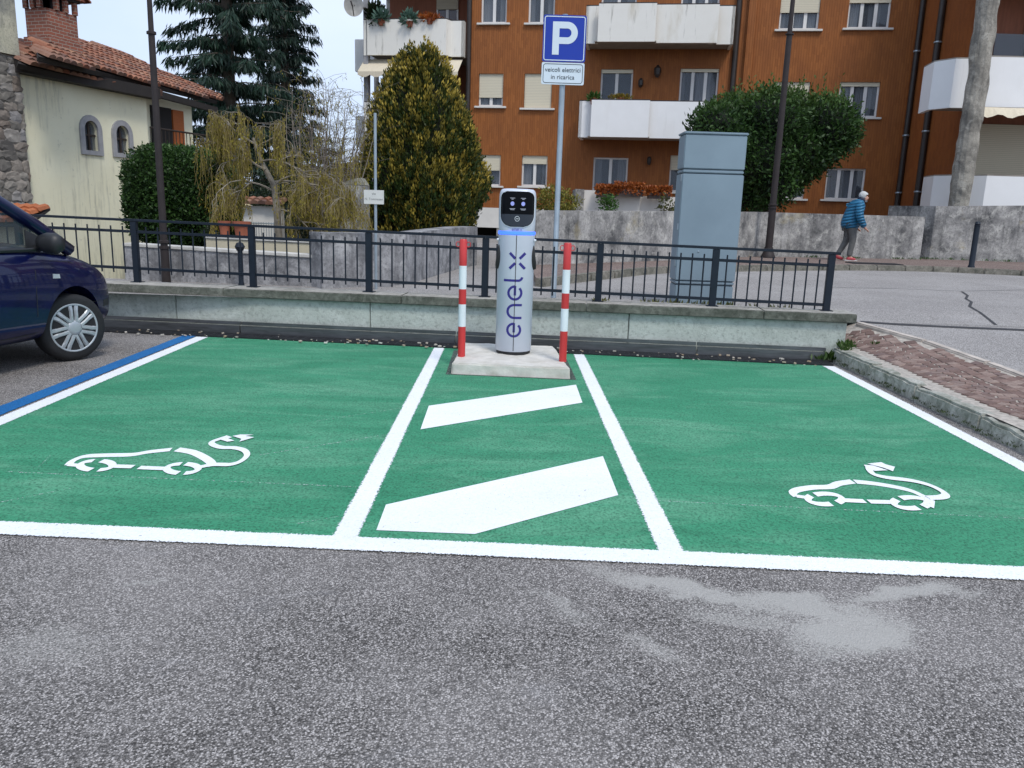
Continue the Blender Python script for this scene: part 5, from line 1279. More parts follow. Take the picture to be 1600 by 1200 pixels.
def surf_leaves(n, f, size, asp, cluster=1, spread=.1, updir=.3):
    P, Nn = f(n // cluster); P = np.repeat(P, cluster, 0) + RNG.normal(size=(len(P) * cluster, 3)) * spread; Nn = np.repeat(Nn, cluster, 0)
    L = RNG.uniform(.65, 1.25, len(P)) * size; return leaves(P, Nn * .7 + np.array([0, 0, updir]) + RNG.normal(size=P.shape) * .75, L, L * asp, None, .15)
def ellipsoids(blobs, inner=.72):
    B = np.array([[*c, *r_] for c, r_ in blobs]); wts = B[:, 3] * B[:, 4] + B[:, 4] * B[:, 5]; wts = wts / wts.sum()
    def f(n):
        i = RNG.choice(len(B), n, p=wts); d = unit(RNG.normal(size=(n, 3))); k = RNG.uniform(inner, 1.04, n)[:, None]; P = B[i, :3] + d * B[i, 3:] * k
        # drop what lies deep inside another lobe
        ok = np.ones(n, bool)
        for q in range(len(B)): ok &= ~((((P - B[q, :3]) / B[q, 3:]) ** 2).sum(1) < .45)
        return P[ok], unit(d[ok] / B[i[ok], 3:])
    return f
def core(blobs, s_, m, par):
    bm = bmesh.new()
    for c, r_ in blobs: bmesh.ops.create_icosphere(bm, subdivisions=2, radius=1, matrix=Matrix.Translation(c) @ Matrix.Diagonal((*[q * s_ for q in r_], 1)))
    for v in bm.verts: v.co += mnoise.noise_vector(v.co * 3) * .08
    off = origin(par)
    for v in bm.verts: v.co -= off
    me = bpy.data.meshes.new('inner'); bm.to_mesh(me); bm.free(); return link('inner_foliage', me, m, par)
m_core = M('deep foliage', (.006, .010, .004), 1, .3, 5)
# clipped square bush
q0, q1 = at(178, 300, 12.4), at(333, 300, 12.4); zt_, zb_ = at(255, 226, 12.4).z, at(255, 392, 12.4).z
bu = tree_thing('clipped_bush', ((q0.x + q1.x) / 2, 13.0, -1.2), 'dark green bush clipped to a square behind the lamp post', 'bush')
cx, hx = (q0.x + q1.x) / 2, (q1.x - q0.x) / 2 * 1.08
def boxf(n):
    d = RNG.normal(size=(n, 3)); d = d / (np.abs(d) ** 3.6).sum(1, keepdims=True) ** (1 / 3.6); k = RNG.uniform(.80, 1.0, n)[:, None] + .05 * np.array([mnoise.noise(tuple(v * 2.5)) for v in d])[:, None]
    return np.array([cx, 13.15, (zt_ + zb_) / 2]) + d * k * np.array([hx, .78, (zt_ - zb_) / 2]), unit(d ** 3)
m_box = leaf_mat('box leaf', (.014, .038, .010), (.075, .155, .034)); V, F, _ = surf_leaves(46000, boxf, .055, .55, 2, .02); np_mesh('crown', V, F, m_box, bu)
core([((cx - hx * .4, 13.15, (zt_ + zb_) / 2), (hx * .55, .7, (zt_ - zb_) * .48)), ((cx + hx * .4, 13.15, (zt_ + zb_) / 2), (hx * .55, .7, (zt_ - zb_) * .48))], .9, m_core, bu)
mb = MB(); mb.tube([(cx, 13.1, -1.2), (cx, 13.1, zb_ + .4)], .09, 8); mb.build('trunk', m_bark, bu)

# rounded laurel on the right
LY = 24.0; lc = at(1205, 225, LY); 
la = tree_thing('laurel_tree', (lc.x, LY, .4), 'rounded glossy dark green laurel tree behind the tall cabinet')
bl_ = []
for px, py, rx, rz in ((1112, 200, .65, .55), (1150, 190, .8, .75), (1195, 192, .85, .85), (1245, 192, .85, .85), (1288, 200, .75, .8), (1310, 215, .45, .5), (1225, 235, 1.3, 1.0), (1180, 248, 1.1, .9), (1265, 228, .9, .8), (1200, 285, .75, .65), (1140, 228, .8, .65), (1180, 308, .6, .4), (1240, 270, .6, .5)):
    c = at(px, py, LY); bl_.append(((c.x, LY + RNG.uniform(-.5, .5), c.z), (rx, .6 + rx * .7, rz)))
m_laur = leaf_mat('laurel leaf', (.010, .030, .008), (.055, .125, .028)); V, F, _ = surf_leaves(60000, ellipsoids(bl_, .78), .13, .42, 3, .10, .5)
hz = V.reshape(-1, 4, 3)[:, 0, 2]; t = np.clip((hz - (lc.z + .6)) / 2.2, 0, 1) * RNG.uniform(0, .8, len(hz)); m_laur = leaf_mat('laurel leaf young', (.012, .034, .009), (.072, .155, .033), tip=(.24, .36, .07)); np_mesh('crown', V, F, m_laur, la, t)
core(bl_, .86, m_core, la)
C = []; D = []
for k in range(46):                                   # young upright shoots
    c = at(RNG.uniform(1150, 1320), RNG.uniform(140, 165), LY + RNG.uniform(-.5, .5)); L = RNG.uniform(.3, .95)
    for j in range(16): C.append([c.x + RNG.normal() * .03, c.y, c.z - .3 + L * j / 16]); D.append([RNG.normal() * .6, RNG.normal() * .6, .9])
V, F, _ = leaves(np.array(C), np.array(D), .12, .045); np_mesh('young_shoots', V, F, leaf_mat('young shoot', (.06, .12, .02), (.13, .19, .045)), la)['kind'] = 'stuff'
mb = MB(); mb.tube([(lc.x - .1, LY, .3), (lc.x, LY, 2.0), (lc.x + .1, LY, lc.z)], [.18, .14, .08], 8); mb.tube([(lc.x - .1, LY, 1.2), (lc.x - .9, LY, lc.z - .2)], [.09, .05], 6); mb.tube([(lc.x, LY, 1.4), (lc.x + 1.1, LY, lc.z)], [.09, .05], 6); mb.build('trunk', m_bark, la)

# dark drooping spruces
def spruce(px, Y, bottom, H, R0, label, seed, n_tier, open_=.0, mat=None):
    rg = np.random.default_rng(seed); x = at(px, 200, Y).x; t = tree_thing('spruce_tree', (x, Y, -1.2), label, 'tree', 'dark spruces behind the yellow house')
    wood = MB(); wood.tube([(x, Y, -1.2), (x + .05, Y, H * .5), (x, Y, H)], [.26, .17, .02], 8); C = []; D = []; L = []
    for k in range(n_tier):
        f = k / n_tier; z = bottom + (H - bottom) * f; Rr = R0 * (1 - f) ** .85 + .12; nb = 9 if f < .7 else 6
        for j in range(nb):
            a = 2 * math.pi * (j + rg.uniform(-.35, .35)) / nb + k * .7; ln = Rr * rg.uniform(.62, 1.15); pts = []; zj = z; z = zj + rg.uniform(-.38, .38) * (H - bottom) / n_tier
            droop = rg.uniform(.05, .22)
            for s_ in np.linspace(0, 1, 8):
                pts.append((x + math.cos(a) * ln * s_, Y + math.sin(a) * ln * s_, z + ln * (.22 * s_ - (droop + .34) * s_ ** 2 + .20 * s_ ** 3.5)))
            wood.tube(pts, list(np.linspace(.035, .008, 8)), 4, False)
            P = np.array(pts); m = int(38 * ln / 2 * (1 - open_)) + 8; s_ = rg.uniform(.12, 1.0, m) * 7; i = np.minimum(6, s_.astype(int)); c = P[i] + (P[i + 1] - P[i]) * (s_ - i)[:, None]
            side = np.array([-math.sin(a), math.cos(a), 0]); wid = .34 * ln * (1 - s_ / 7.6) * .55 + .05; off = rg.uniform(-1, 1, m) * wid
            tw = c + side * off[:, None] + np.array([0, 0, -1]) * (np.abs(off) * .3)[:, None]
            for q in range(7):
                ll = rg.uniform(.14, .42, m); C.append(tw + rg.normal(size=(m, 3)) * .06); D.append(np.array([math.cos(a) * .35, math.sin(a) * .35, -1]) + rg.normal(size=(m, 3)) * .3 + side * np.sign(off)[:, None] * .3); L.append(ll)
            z = zj
    wood.build('trunk', m_bark, t); C = np.concatenate(C); D = np.concatenate(D); L = np.concatenate(L)
    V, F, _ = leaves(C, D, L, L * .17); np_mesh('crown', V, F, mat, t)
m_spr = leaf_mat('spruce needles', (.008, .026, .016), (.028, .068, .040), trans=.15); m_spr2 = leaf_mat('far spruce needles', (.010, .028, .022), (.030, .065, .045), trans=.1)
spruce(360, 29, .4, 17.5, 3.25, 'broad dark spruce with drooping boughs behind the yellow house', 4, 21, 0, m_spr)
spruce(446, 35, .8, 15.0, 2.3, 'slimmer dark spruce just right of the broad spruce', 9, 22, .25, m_spr2)

# weeping birch with catkins
BY = 12.4; tb = at(437, 398, BY)
wb_ = tree_thing('weeping_birch', (tb.x, BY, -.8), 'bare weeping tree with pale twisted branches and hanging yellow catkins'); wood = MB(); rg = random.Random(21); tips = []
trunk = [Vector((tb.x, BY, -.8)), Vector((tb.x + .0, BY, tb.z)), at(433, 330, BY), at(428, 290, BY + .1), at(408, 252, BY + .15), at(395, 215, BY + .1)]
wood.tube(trunk, [.07, .062, .055, .046, .034, .02], 8)
def grow(p, d, L, r_, depth):
    pts = [p.copy()]; q = p.copy(); dd = d.normalized(); n = 6
    for k in range(n):
        dd = (dd + Vector((rg.gauss(0, .22), rg.gauss(0, .22), rg.gauss(0, .16) - (.10 if depth < 2 else .2))) ).normalized(); q = q + dd * L / n; pts.append(q.copy())
        if depth < 3 and k > 0 and rg.random() < .75: grow(q.copy(), dd + Vector((rg.gauss(0, .8), rg.gauss(0, .8), rg.gauss(.15, .5))), L * rg.uniform(.45, .75), r_ * .55, depth + 1)
        if depth >= 1: tips.append(q.copy())
    wood.tube(pts, list(np.linspace(r_, r_ * .35, len(pts))), 5 if depth < 2 else 3, False)
for px, py, L, dx, dz in ((433,330,.8,1,.5), (430,300,.8,-1,.45), (428,290,.95,1,.55), (415,265,.8,-1,.5), (408,252,.85,.7,.6), (398,225,.6,-.7,.4), (430,305,.9,1,.7), (425,285,.9,1,.3), (400,235,.6,.6,.5)):
    grow(at(px, py, BY + .1), Vector((dx, rg.uniform(-.6, .6), dz)), L, .019, 0)
wood.build('trunk', m_barkp, wb_)
C = []; D = []; strand = MB()
for p in tips:
    if rg.random() < .42: continue
    L = rg.uniform(.10, .60) if p.z > 1.6 else rg.uniform(.06, .35); n = int(L / .026); sw = Vector((rg.gauss(0, .05), rg.gauss(0, .05), 0)); end = p + sw * L - Vector((0, 0, L)); strand.tube([p, p.lerp(end, .5) + Vector((rg.gauss(0, .02), 0, 0)), end], .003, 3, False)
    for k in range(n):
        if rg.random() < .55: c = p.lerp(end, (k + .5) / n); C.append([c.x + rg.gauss(0, .008), c.y + rg.gauss(0, .008), c.z]); D.append([rg.gauss(0, .45), rg.gauss(0, .45), -1])
strand.build('twigs', M('twig', (.20, .155, .055), .9, .3, 9), wb_)
m_cat = leaf_mat('catkins', (.20, .17, .020), (.46, .38, .055), trans=.35); V, F, _ = leaves(np.array(C), np.array(D), RNG.uniform(.03, .055, len(C)), .016); np_mesh('crown', V, F, m_cat, wb_)
# bare tall shoots with catkins against the sky
BY2 = 15.5; hb = at(520, 330, BY2); hz_ = tree_thing('hazel_shrub', (hb.x, BY2, -1.2), 'loose leafless shrub with thin upright twigs against the sky', 'shrub'); wood = MB(); C = []; D = []
for k in range(75):
    x0 = rg.uniform(480, 552); p = at(x0 + rg.uniform(-8, 8), 335, BY2 + rg.uniform(-.4, .4)); e = at(x0 + rg.gauss(0, 28), rg.uniform(125, 250), BY2 + rg.uniform(-.5, .5)); midp = p.lerp(e, .5) + Vector((rg.gauss(0, .12), 0, .15)); P = smooth_path([tuple(p), tuple(midp), tuple(e)], 5); wood.tube(P, list(np.linspace(.014, .003, len(P))), 4, False)
    for j in range(9):
        c = P[rg.randrange(3, len(P))]; tip = c + Vector((rg.gauss(0, .28), rg.gauss(0, .2), rg.uniform(.0, .25))); wood.tube([c, c.lerp(tip, .5) + Vector((0, 0, .03)), tip], .003, 3, False)
        for q in range(5): C.append([tip.x + rg.gauss(0, .02), tip.y, tip.z - q * .022]); D.append([rg.gauss(0, .3), rg.gauss(0, .3), -1])
wood.build('twigs', M('grey twig', (.20, .17, .14), .9, .3, 9), hz_); V, F, _ = leaves(np.array(C), np.array(D), .045, .014); np_mesh('catkins', V, F, m_cat, hz_)

def shrub(name, px, py, Y, rx, rz, n, size, m, label, base=.3, asp=.5, cat='shrub', group=None, ry=None, lobes=5, seed=1):
    c = at(px, py, Y); t = tree_thing(name, (c.x, Y, base), label, cat, group); rg2 = np.random.default_rng(seed); bls = [((c.x, Y, c.z), (rx * .8, ry or rx * .7, rz * .8))]
    for k in range(lobes): a = rg2.uniform(0, 6.28); bls.append(((c.x + math.cos(a) * rx * .5, Y + rg2.uniform(-.2, .2) * rx, c.z + math.sin(a) * rz * .5), (rx * .5, (ry or rx * .6), rz * .5)))
    V, F, _ = surf_leaves(n, ellipsoids(bls, .55), size, asp, 2, size * .8); np_mesh('crown', V, F, m, t); mb = MB()
    for k in range(4): mb.tube([(c.x + rg2.uniform(-.3, .3) * rx * .4, Y, base), (c.x + rg2.uniform(-.6, .6) * rx, Y, c.z)], [.02, .008], 5)
    mb.build('stem', m_bark, t); return t
m_forsy = leaf_mat('yellow shrub leaf', (.13, .11, .012), (.40, .28, .03), trans=.3); m_hedge = leaf_mat('hedge leaf', (.008, .016, .006), (.030, .050, .016)); m_olive = leaf_mat('olive leaf', (.05, .06, .015), (.14, .14, .035))
shrub('yellow_shrub', 545, 292, 16.5, .42, .42, 5000, .06, m_forsy, 'yellow flowering shrub behind the gate pillar', -1.2, seed=2)
shrub('olive_shrub', 500, 300, 17.5, .7, .65, 6000, .07, m_olive, 'olive green shrub between hanging birch and gate pillar', -1.2, seed=3)
shrub('dark_hedge', 497, 352, 18.5, .75, .6, 7000, .08, m_hedge, 'dark hedge left of the gate pillar', -1.2, seed=4)
shrub('dark_hedge', 460, 335, 21, 1.0, .9, 8000, .09, m_hedge, 'dark hedge behind the trunk of the hanging birch', -1.2, seed=5)
shrub('dark_hedge', 395, 290, 24, 1.5, 1.1, 9000, .1, m_hedge, 'dark shrub mass above the white garden wall', -1.2, seed=6)
shrub('dark_hedge', 540, 345, 26, 1.9, 1.0, 8000, .12, m_hedge, 'dark shrub far behind the gate pillar', -1.2, seed=16)
shrub('low_shrub', 338, 362, 12.0, .18, .12, 1500, .035, m_hedge, 'small dark shrub beside the terracotta pots', .7, seed=17)
m_ysh = leaf_mat('variegated leaf', (.05, .07, .012), (.42, .36, .06)); shrub('variegated_shrub', 868, 316, 16.6, .48, .30, 5200, .055, m_ysh, 'yellow green variegated shrub above the far grey wall', .4, seed=7)
m_flow = leaf_mat('orange flowers', (.28, .06, .012), (.50, .16, .03)); m_boxp = M('flower trough', (.05, .035, .03), .7, .2, 6)
for i, (xl, xr, py, lb) in enumerate(((932, 962, 298, 'left'), (962, 1004, 296, 'middle'), (1012, 1046, 300, 'right'))):
    a, c = at(xl, py, 23.2), at(xr, py, 23.2); t = empty('flower_box', ((a.x + c.x) / 2, 23.2, a.z - .18), '%s flower box with orange flowers on the white terrace wall' % lb, 'flower box', 'orange flower boxes')
    mb = MB(); mb.box((a.x, 23.0, a.z - .18), (c.x, 23.24, a.z)); mb.build('trough', m_boxp, t); n = 1300
    P = np.stack([RNG.uniform(a.x - .03, c.x + .03, n), RNG.uniform(22.95, 23.3, n), a.z + RNG.uniform(-.10, .16, n) * (1 if lb != 'middle' else 1.2)], 1); V, F, _ = leaves(P, RNG.normal(size=(n, 3)) + np.array([0, -.2, .5]), .07, .05); np_mesh('flowers', V, F, m_flow, t)
m_fresh = leaf_mat('fresh leaf', (.03, .09, .015), (.10, .22, .04))
shrub('young_shrub', 951, 324, 22.6, .18, .25, 700, .10, m_fresh, 'small fresh green shrub in front of the white terrace wall', .4, seed=8)
shrub('young_shrub', 1043, 326, 22.4, .2, .35, 800, .10, m_olive, 'small olive shrub at the edge of the tall cabinet', .4, seed=9)
q = FP(FU(590, 26, .55)[0], 0, .5)
def bal_plant(px, py, off, rx, rz, n, size, m, label, sd_):
    u, z = FU(px, py, off); p = FP(u, z, off); t = empty('balcony_plant', (p.x, p.y, p.z - rz), label, 'plant', 'plants on the balconies'); d = unit(RNG.normal(size=(n, 3))); P = np.array(p) + d * RNG.uniform(.2, 1, n)[:, None] * np.array([rx, .2, rz]); V, F, _ = leaves(P, d + np.array([0, 0, .6]), size, size * .4); np_mesh('foliage', V, F, m, t)
    mb = MB(); mb.lathe([(.10, -.1), (.13, .1)], (p.x, p.y, p.z - rz), 10); mb.build('pot', m_terra, t)
m_succ = leaf_mat('succulent', (.08, .16, .12), (.20, .32, .25)); bal_plant(587, 24, .45, .35, .42, 500, .2, m_hedge, 'dark bushy plant on the upper left balcony', 1)
bal_plant(596, 27, .62, .25, .18, 160, .22, m_succ, 'pale succulent at the left of the upper left balcony', 2); bal_plant(640, 29, .62, .25, .2, 160, .24, m_succ, 'pale succulent in the middle of the upper left balcony', 3); bal_plant(672, 28, .58, .4, .12, 220, .14, m_flow, 'reddish trailing plant on the upper left balcony', 4)
bal_plant(970, 153, 1.25, .5, .1, 400, .09, m_forsy, 'yellow flowers along the middle white balcony', 5); bal_plant(928, 152, 1.2, .22, .14, 160, .14, m_fresh, 'small green plant at the end of the middle white balcony', 6)

# weeds: by the railing, the wall end and along the kerb
def weeds(name, spots_, label, m=m_grass):
    C = []; D = []; L = []
    for (x, y, z, r_, n, l) in spots_:
        for k in range(n): C.append([x + RNG.normal() * r_, y + RNG.normal() * r_, z]); D.append([RNG.normal() * .5, RNG.normal() * .5, 1]); L.append(l * RNG.uniform(.5, 1.2))
    V, F, _ = leaves(np.array(C), np.array(D), np.array(L), np.array(L) * .28); o = np_mesh(name, V, F, m); o['kind'] = 'stuff'; o['label'] = label
p = G(1296, 556, .02)
weeds('weeds', [(3.28, 8.02, .03, .05, 150, .09), (3.18, 8.05, .02, .06, 120, .07), (3.40, 8.10, .14, .05, 90, .09), (3.34, 7.95, .10, .03, 60, .08), (3.66, 8.0, .19, .03, 50, .05)], 'leafy weeds at the right end of the retaining wall', leaf_mat('broad weed', (.03, .07, .012), (.09, .16, .03)))
m_dry = leaf_mat('dry grass', (.12, .13, .04), (.34, .32, .13)); sp = []
for k in range(26): x = RNG.uniform(1.3, 3.2); sp.append((x, back(x) + .38 + .36 + RNG.uniform(0, .15), .40, .03, 10, .12))
for k in range(5): sp.append((.88 + RNG.uniform(-.06, .1), FPt(.88, 0).y + .02, .488, .02, 8, .05))
weeds('dry_grass', sp, 'dry grass and weeds at the foot of the railing and cabinet', m_dry)
sp = []
for k in range(90): y = RNG.uniform(4.3, 7.9); sp.append((3.225 - .004 * (8 - y) + RNG.normal() * .008, y, .015 + RNG.uniform(0, .03), .015, 9, .022))
weeds('kerb_moss', sp, 'low moss and weeds along the foot of the kerb', leaf_mat('moss', (.03, .05, .012), (.08, .11, .03)))
sp = [(RNG.uniform(7, 13), 0, .505, .06, 12, .07) for k in range(30)]; sp = [(x, 20.0 + .24 * (x - 7) - .15 if x < 10.4 else 21.1, z, r_, n, l) for x, _, z, r_, n, l in sp]
weeds('wall_weeds', sp, 'weeds at the foot of the far grey walls')
# ================================================================== parked car
from mathutils.bvhtree import BVHTree
def eval_mesh(o):
    dg = bpy.context.evaluated_depsgraph_get(); dg.update(); return bpy.data.meshes.new_from_object(o.evaluated_get(dg))
def car_paint():
    m, n, b, o = new_mat('navy car paint'); v = obj_co(n)
    c = mixc(n, ramp(n, noise_(n, v, 3, 6, .7), .4, .7), (.0012, .0032, .034), (.0025, .0055, .050))
    sc2 = ramp(n, noise_(n, stretch(n, v, (.8, 1, 4)), 3.5, 7, .72, .8), .66, .74)                      # pale bluish blotches drawn out along the car
    c = mixc(n, math_(n, 'MULTIPLY', sc2, .30), c, (.16, .18, .24)); n.links.new(c, b.inputs['Base Color'])
    b.inputs['Roughness'].default_value = .35; b.inputs['Specular IOR Level'].default_value = .2; b.inputs['Coat Weight'].default_value = .7; b.inputs['Coat Roughness'].default_value = .03
    bump(n, b, noise_(n, stretch(n, v, (1, 1, 1.6)), 3.2, 3, .5), .30, .05); return m
m_car = car_paint(); m_tyre = M('tyre rubber', (.012, .012, .013), .75, .2, 30, co='obj'); m_hub = M('hubcap silver', (.42, .45, .47), .4, .08, 8, metal=.4, co='obj')
m_trim = M('black plastic trim', (.014, .015, .017), .5, .15, 20, co='obj'); m_cglass = glass_mat('car glass', (.05, .08, .085), .45); m_seat = M('grey upholstery', (.16, .19, .21), .9, .2, 9, co='obj')
m_lens = M('clear lens', (.62, .62, .6), .15, .05, 6, co='obj'); m_chrome = M('chrome badge', (.6, .6, .6), .2, .03, 5, metal=1, co='obj')
YAW = R(12); cp = G(126, 563); crz = math.pi / 2 - YAW
off = Matrix.Rotation(crz, 3, 'Z') @ Vector((1.22, -.815, 0)); cloc = (cp.x - off.x, cp.y - off.y, 0)
car = empty('parked_car', cloc, 'dark navy blue small car parked nose to the wall at the left edge', 'car', rz=crz)
ST = [(1.93,.46,.34,.56,.60),(1.90,.58,.27,.64,.69),(1.80,.70,.23,.72,.78),(1.55,.785,.20,.825,.90),(1.22,.815,.20,.905,.99),(.88,.83,.19,.955,1.03),(.55,.835,.19,.965,1.03),(0,.835,.19,.975,1.0),(-.9,.835,.19,.99,1.0),(-1.5,.81,.22,.99,1.02),(-1.78,.74,.26,.94,.98),(-1.86,.60,.36,.82,.86)]
mb = MB(); NR = 0
for (x, hw, zb_, zs_, zt_) in ST:
    half = [(0, zb_), (.72 * hw, zb_), (.965 * hw, zb_ + .07), (1.0 * hw, zb_ + .33 * (zs_ - zb_)), (1.005 * hw, zb_ + .66 * (zs_ - zb_)), (.98 * hw, zs_ - .07), (.925 * hw, zs_ + .005), (.76 * hw, zs_ + .62 * (zt_ - zs_)), (.4 * hw, zt_), (0, zt_ + .005)]
    ring = half + [(-y, z) for y, z in half[-2:0:-1]]; NR = len(ring); mb.v += [(x, y, z) for y, z in ring]
for k in range(len(ST) - 1):
    for i in range(NR): j = (i + 1) % NR; mb.f.append((k * NR + i, k * NR + j, (k + 1) * NR + j, (k + 1) * NR + i))
mb.f.append(tuple(range(NR - 1, -1, -1))); mb.f.append(tuple((len(ST) - 1) * NR + i for i in range(NR)))
me = mb.mesh('body'); bm = bmesh.new(); bm.from_mesh(me); bmesh.ops.recalc_face_normals(bm, faces=bm.faces); bm.to_mesh(me); bm.free()
body = link('body', me, m_car, car); md = body.modifiers.new('s', 'SUBSURF'); md.levels = md.render_levels = 3
cuts_ = []
for x in (1.22, -1.22):
    cb_ = MB(); Mx = Matrix.Translation((x, 0, .30)) @ Matrix.Rotation(R(90), 4, 'X'); cb_.lathe([(.001, -1.2), (.352, -1.2), (.352, -.56), (.001, -.56)], (0, 0, 0), 40, Mx); cb_.lathe([(.001, .56), (.352, .56), (.352, 1.2), (.001, 1.2)], (0, 0, 0), 40, Mx)
    me = cb_.mesh('c'); bm = bmesh.new(); bm.from_mesh(me); bmesh.ops.remove_doubles(bm, verts=bm.verts, dist=1e-4); bmesh.ops.recalc_face_normals(bm, faces=bm.faces); bm.to_mesh(me); bm.free()
    c = link('cut', me, None, car); cuts_.append(c); md = body.modifiers.new('b', 'BOOLEAN'); md.object = c; md.operation = 'DIFFERENCE'; md.solver = 'EXACT'
me = eval_mesh(body); body.modifiers.clear(); body.data = me
for c in cuts_: bpy.data.objects.remove(c)
me.polygons.foreach_set('use_smooth', [True] * len(me.polygons)); me.set_sharp_from_angle(angle=R(35))
if not me.materials: me.materials.append(m_car)
bvh = BVHTree.FromPolygons([v.co for v in me.vertices], [tuple(p.vertices) for p in me.polygons])
def side_pt(x, z, o=.003, s_=-1):
    loc, nrm, i, d = bvh.ray_cast(Vector((x, s_ * 2, z)), Vector((0, -s_, 0)))
    if loc is None: return Vector((x, s_ * .8, z))
    return loc + Vector((0, s_, 0)) * o
def side_strip(nm, P, wd, m, s_=-1, o=.003, par=body):
    mb = MB()
    for a, c in zip(P, P[1:]):
        d = Vector((c[0] - a[0], 0, c[1] - a[1])).normalized(); nn = Vector((-d.z, 0, d.x)) * wd / 2
        q = [(a[0] - nn.x, a[1] - nn.z), (c[0] - nn.x, c[1] - nn.z), (c[0] + nn.x, c[1] + nn.z), (a[0] + nn.x, a[1] + nn.z)]; mb.face([side_pt(x, z, o, s_) for x, z in q])
    return mb.build(nm, m, par, local=True)
for s_ in (-1, 1):
    side_strip('door_gap', [(.78, .30), (.78, .45), (.78, .6), (.80, .8), (.82, .93)], .009, m_trim, s_); side_strip('door_gap', [(-.42, .30), (-.42, .6), (-.40, .93)], .009, m_trim, s_)
    side_strip('door_gap', [(.78, .30), (.3, .285), (-.42, .30)], .009, m_trim, s_); side_strip('fender_gap', [(.98, .88), (1.2, .86), (1.45, .80)], .005, m_trim, s_)
    mb = MB(); q = [side_pt(x, z, .006, s_) for x, z in ((.98, .735), (1.06, .73), (1.06, .765), (.985, .772))]; mb.extrude(q, (0, -s_ * .02, 0)); mb.build('side_indicator', m_lens, car, local=True)
    mb = MB(); p = side_pt(-.30, .80, .02, s_); mb.tube([p + Vector((-.09, 0, 0)), p + Vector((0, s_ * .012, 0)), p + Vector((.09, 0, 0))], .014, 8); mb.build('door_handle', m_trim, car, local=True)
    # mirror
    mb = MB(); mb.lathe([(.001, -.085), (.06, -.075), (.085, -.02), (.085, .04), (.06, .075), (.001, .08)], (.86, s_ * .935, 1.03), 16, Matrix.Rotation(R(90), 4, 'X') @ Matrix.Diagonal((.75, 1.0, 1.35, 1))); mr = mb.build('mirror', m_trim, car, smooth='all', local=True)
    mb = MB(); mb.tube([(.90, s_ * .77, .985), (.88, s_ * .86, 1.0)], [.035, .03], 8); mb.build('mirror_arm', m_trim, mr, local=True)
    # lamps at the nose
    mb = MB(); rows = []
    for k in range(6):
        row = []
        for y in np.linspace(.30, .62, 7):
            loc, nr, i_, d_ = bvh.ray_cast(Vector((3, s_ * y, .585 + .022 * k)), Vector((-1, 0, 0))); row.append((loc + Vector((.004, 0, 0))) if loc else None)
        rows.append(row)
    for A_, B_ in zip(rows, rows[1:]):
        for q in range(6):
            f4 = [A_[q], A_[q+1], B_[q+1], B_[q]]
            if None not in f4: mb.face(f4)
    mb.build('headlight', m_lens, car, smooth='all', local=True)
    mb = MB(); mb.box((-1.80, s_ * .70 - .05, .68), (-1.72, s_ * .70 + .05, .92)); mb.build('tail_light', m_red, car, bevel=.02, local=True)
    # sill trim
    side_strip('sill_trim', [(.83, .235), (-.85, .235)], .05, m_trim, s_, .004)
# bumper edge in black
def nose_strip(z, wd, m, nm):
    mb = MB(); P = []
    for k in range(25):
        a = R(-82 + 164 * k / 24); d = Vector((-math.cos(a), -math.sin(a) * 1.0, 0)); o_ = Vector((1.1, 0, z)) - d * 2.5
        row = []
        for dz in (-wd / 2, wd / 2):
            loc, nrm, i, dist = bvh.ray_cast(o_ + Vector((0, 0, dz)), d); row.append((loc - d * .004) if loc else None)
        P.append(row)
    for a, c in zip(P, P[1:]):
        if None not in a + c: mb.face([a[0], c[0], c[1], a[1]])
    return mb.build(nm, m, car, local=True)
nose_strip(.46, .06, m_trim, 'bumper_strip'); nose_strip(.32, .08, m_trim, 'lower_grille')
# greenhouse
for s_ in (-1, 1):
    mb = MB(); mb.tube([(1.30, s_ * .72, .95), (.98, s_ * .70, 1.16), (.62, s_ * .65, 1.38), (.30, s_ * .59, 1.52)], [.06, .058, .052, .045], 8); mb.build('a_pillar', m_car, car, smooth='all', local=True)
    mb = MB(); mb.tube([(-.22, s_ * .775, .97), (-.24, s_ * .70, 1.28), (-.26, s_ * .60, 1.53)], [.05, .045, .04], 8); mb.build('b_pillar', m_trim, car, smooth='all', local=True)
    mb = MB(); mb.tube([(-1.50, s_ * .74, .97), (-1.42, s_ * .68, 1.25), (-1.28, s_ * .59, 1.51)], [.14, .11, .07], 8); mb.build('c_pillar', m_car, car, smooth='all', local=True)
    mb = MB(); mb.face([(1.16, s_ * .745, .975), (-.20, s_ * .775, .975), (-.24, s_ * .61, 1.50), (.36, s_ * .60, 1.49)]); mb.build('front_window', m_cglass, car, local=True)
    mb = MB(); mb.face([(-.24, s_ * .775, .975), (-1.45, s_ * .74, .98), (-1.28, s_ * .61, 1.48), (-.28, s_ * .61, 1.50)]); mb.build('rear_window', m_cglass, car, local=True)
    mb = MB(); mb.extrude([(1.22, s_ * .755, .965), (.78, s_ * .770, .965), (.82, s_ * .735, 1.13)], (0, s_ * .012, 0)); mb.build('window_corner', m_trim, car, local=True)
    mb = MB(); mb.tube([(1.18, s_ * .77, .972), (-1.45, s_ * .765, .985)], .018, 6); mb.build('window_seal', m_trim, car, local=True)
    for x in (.10, -.85):
        mb = MB(); mb.box((x - .25, s_ * .36 - .23, .45), (x + .25, s_ * .36 + .23, .62)); st = mb.build('seat', m_seat, car, bevel=.05, local=True)
        mb = MB(); Mx = Matrix.Translation((x - .24, s_ * .36, .58)) @ Matrix.Rotation(R(-14), 4, 'Y'); mb.box((-.07, -.22, 0), (.07, .22, .60), Mx); mb.box((-.05, -.12, .62), (.05, .12, .80), Mx); mb.build('backrest', m_seat, st, bevel=.04, local=True)
mb = MB(); nx, ny = 8, 6
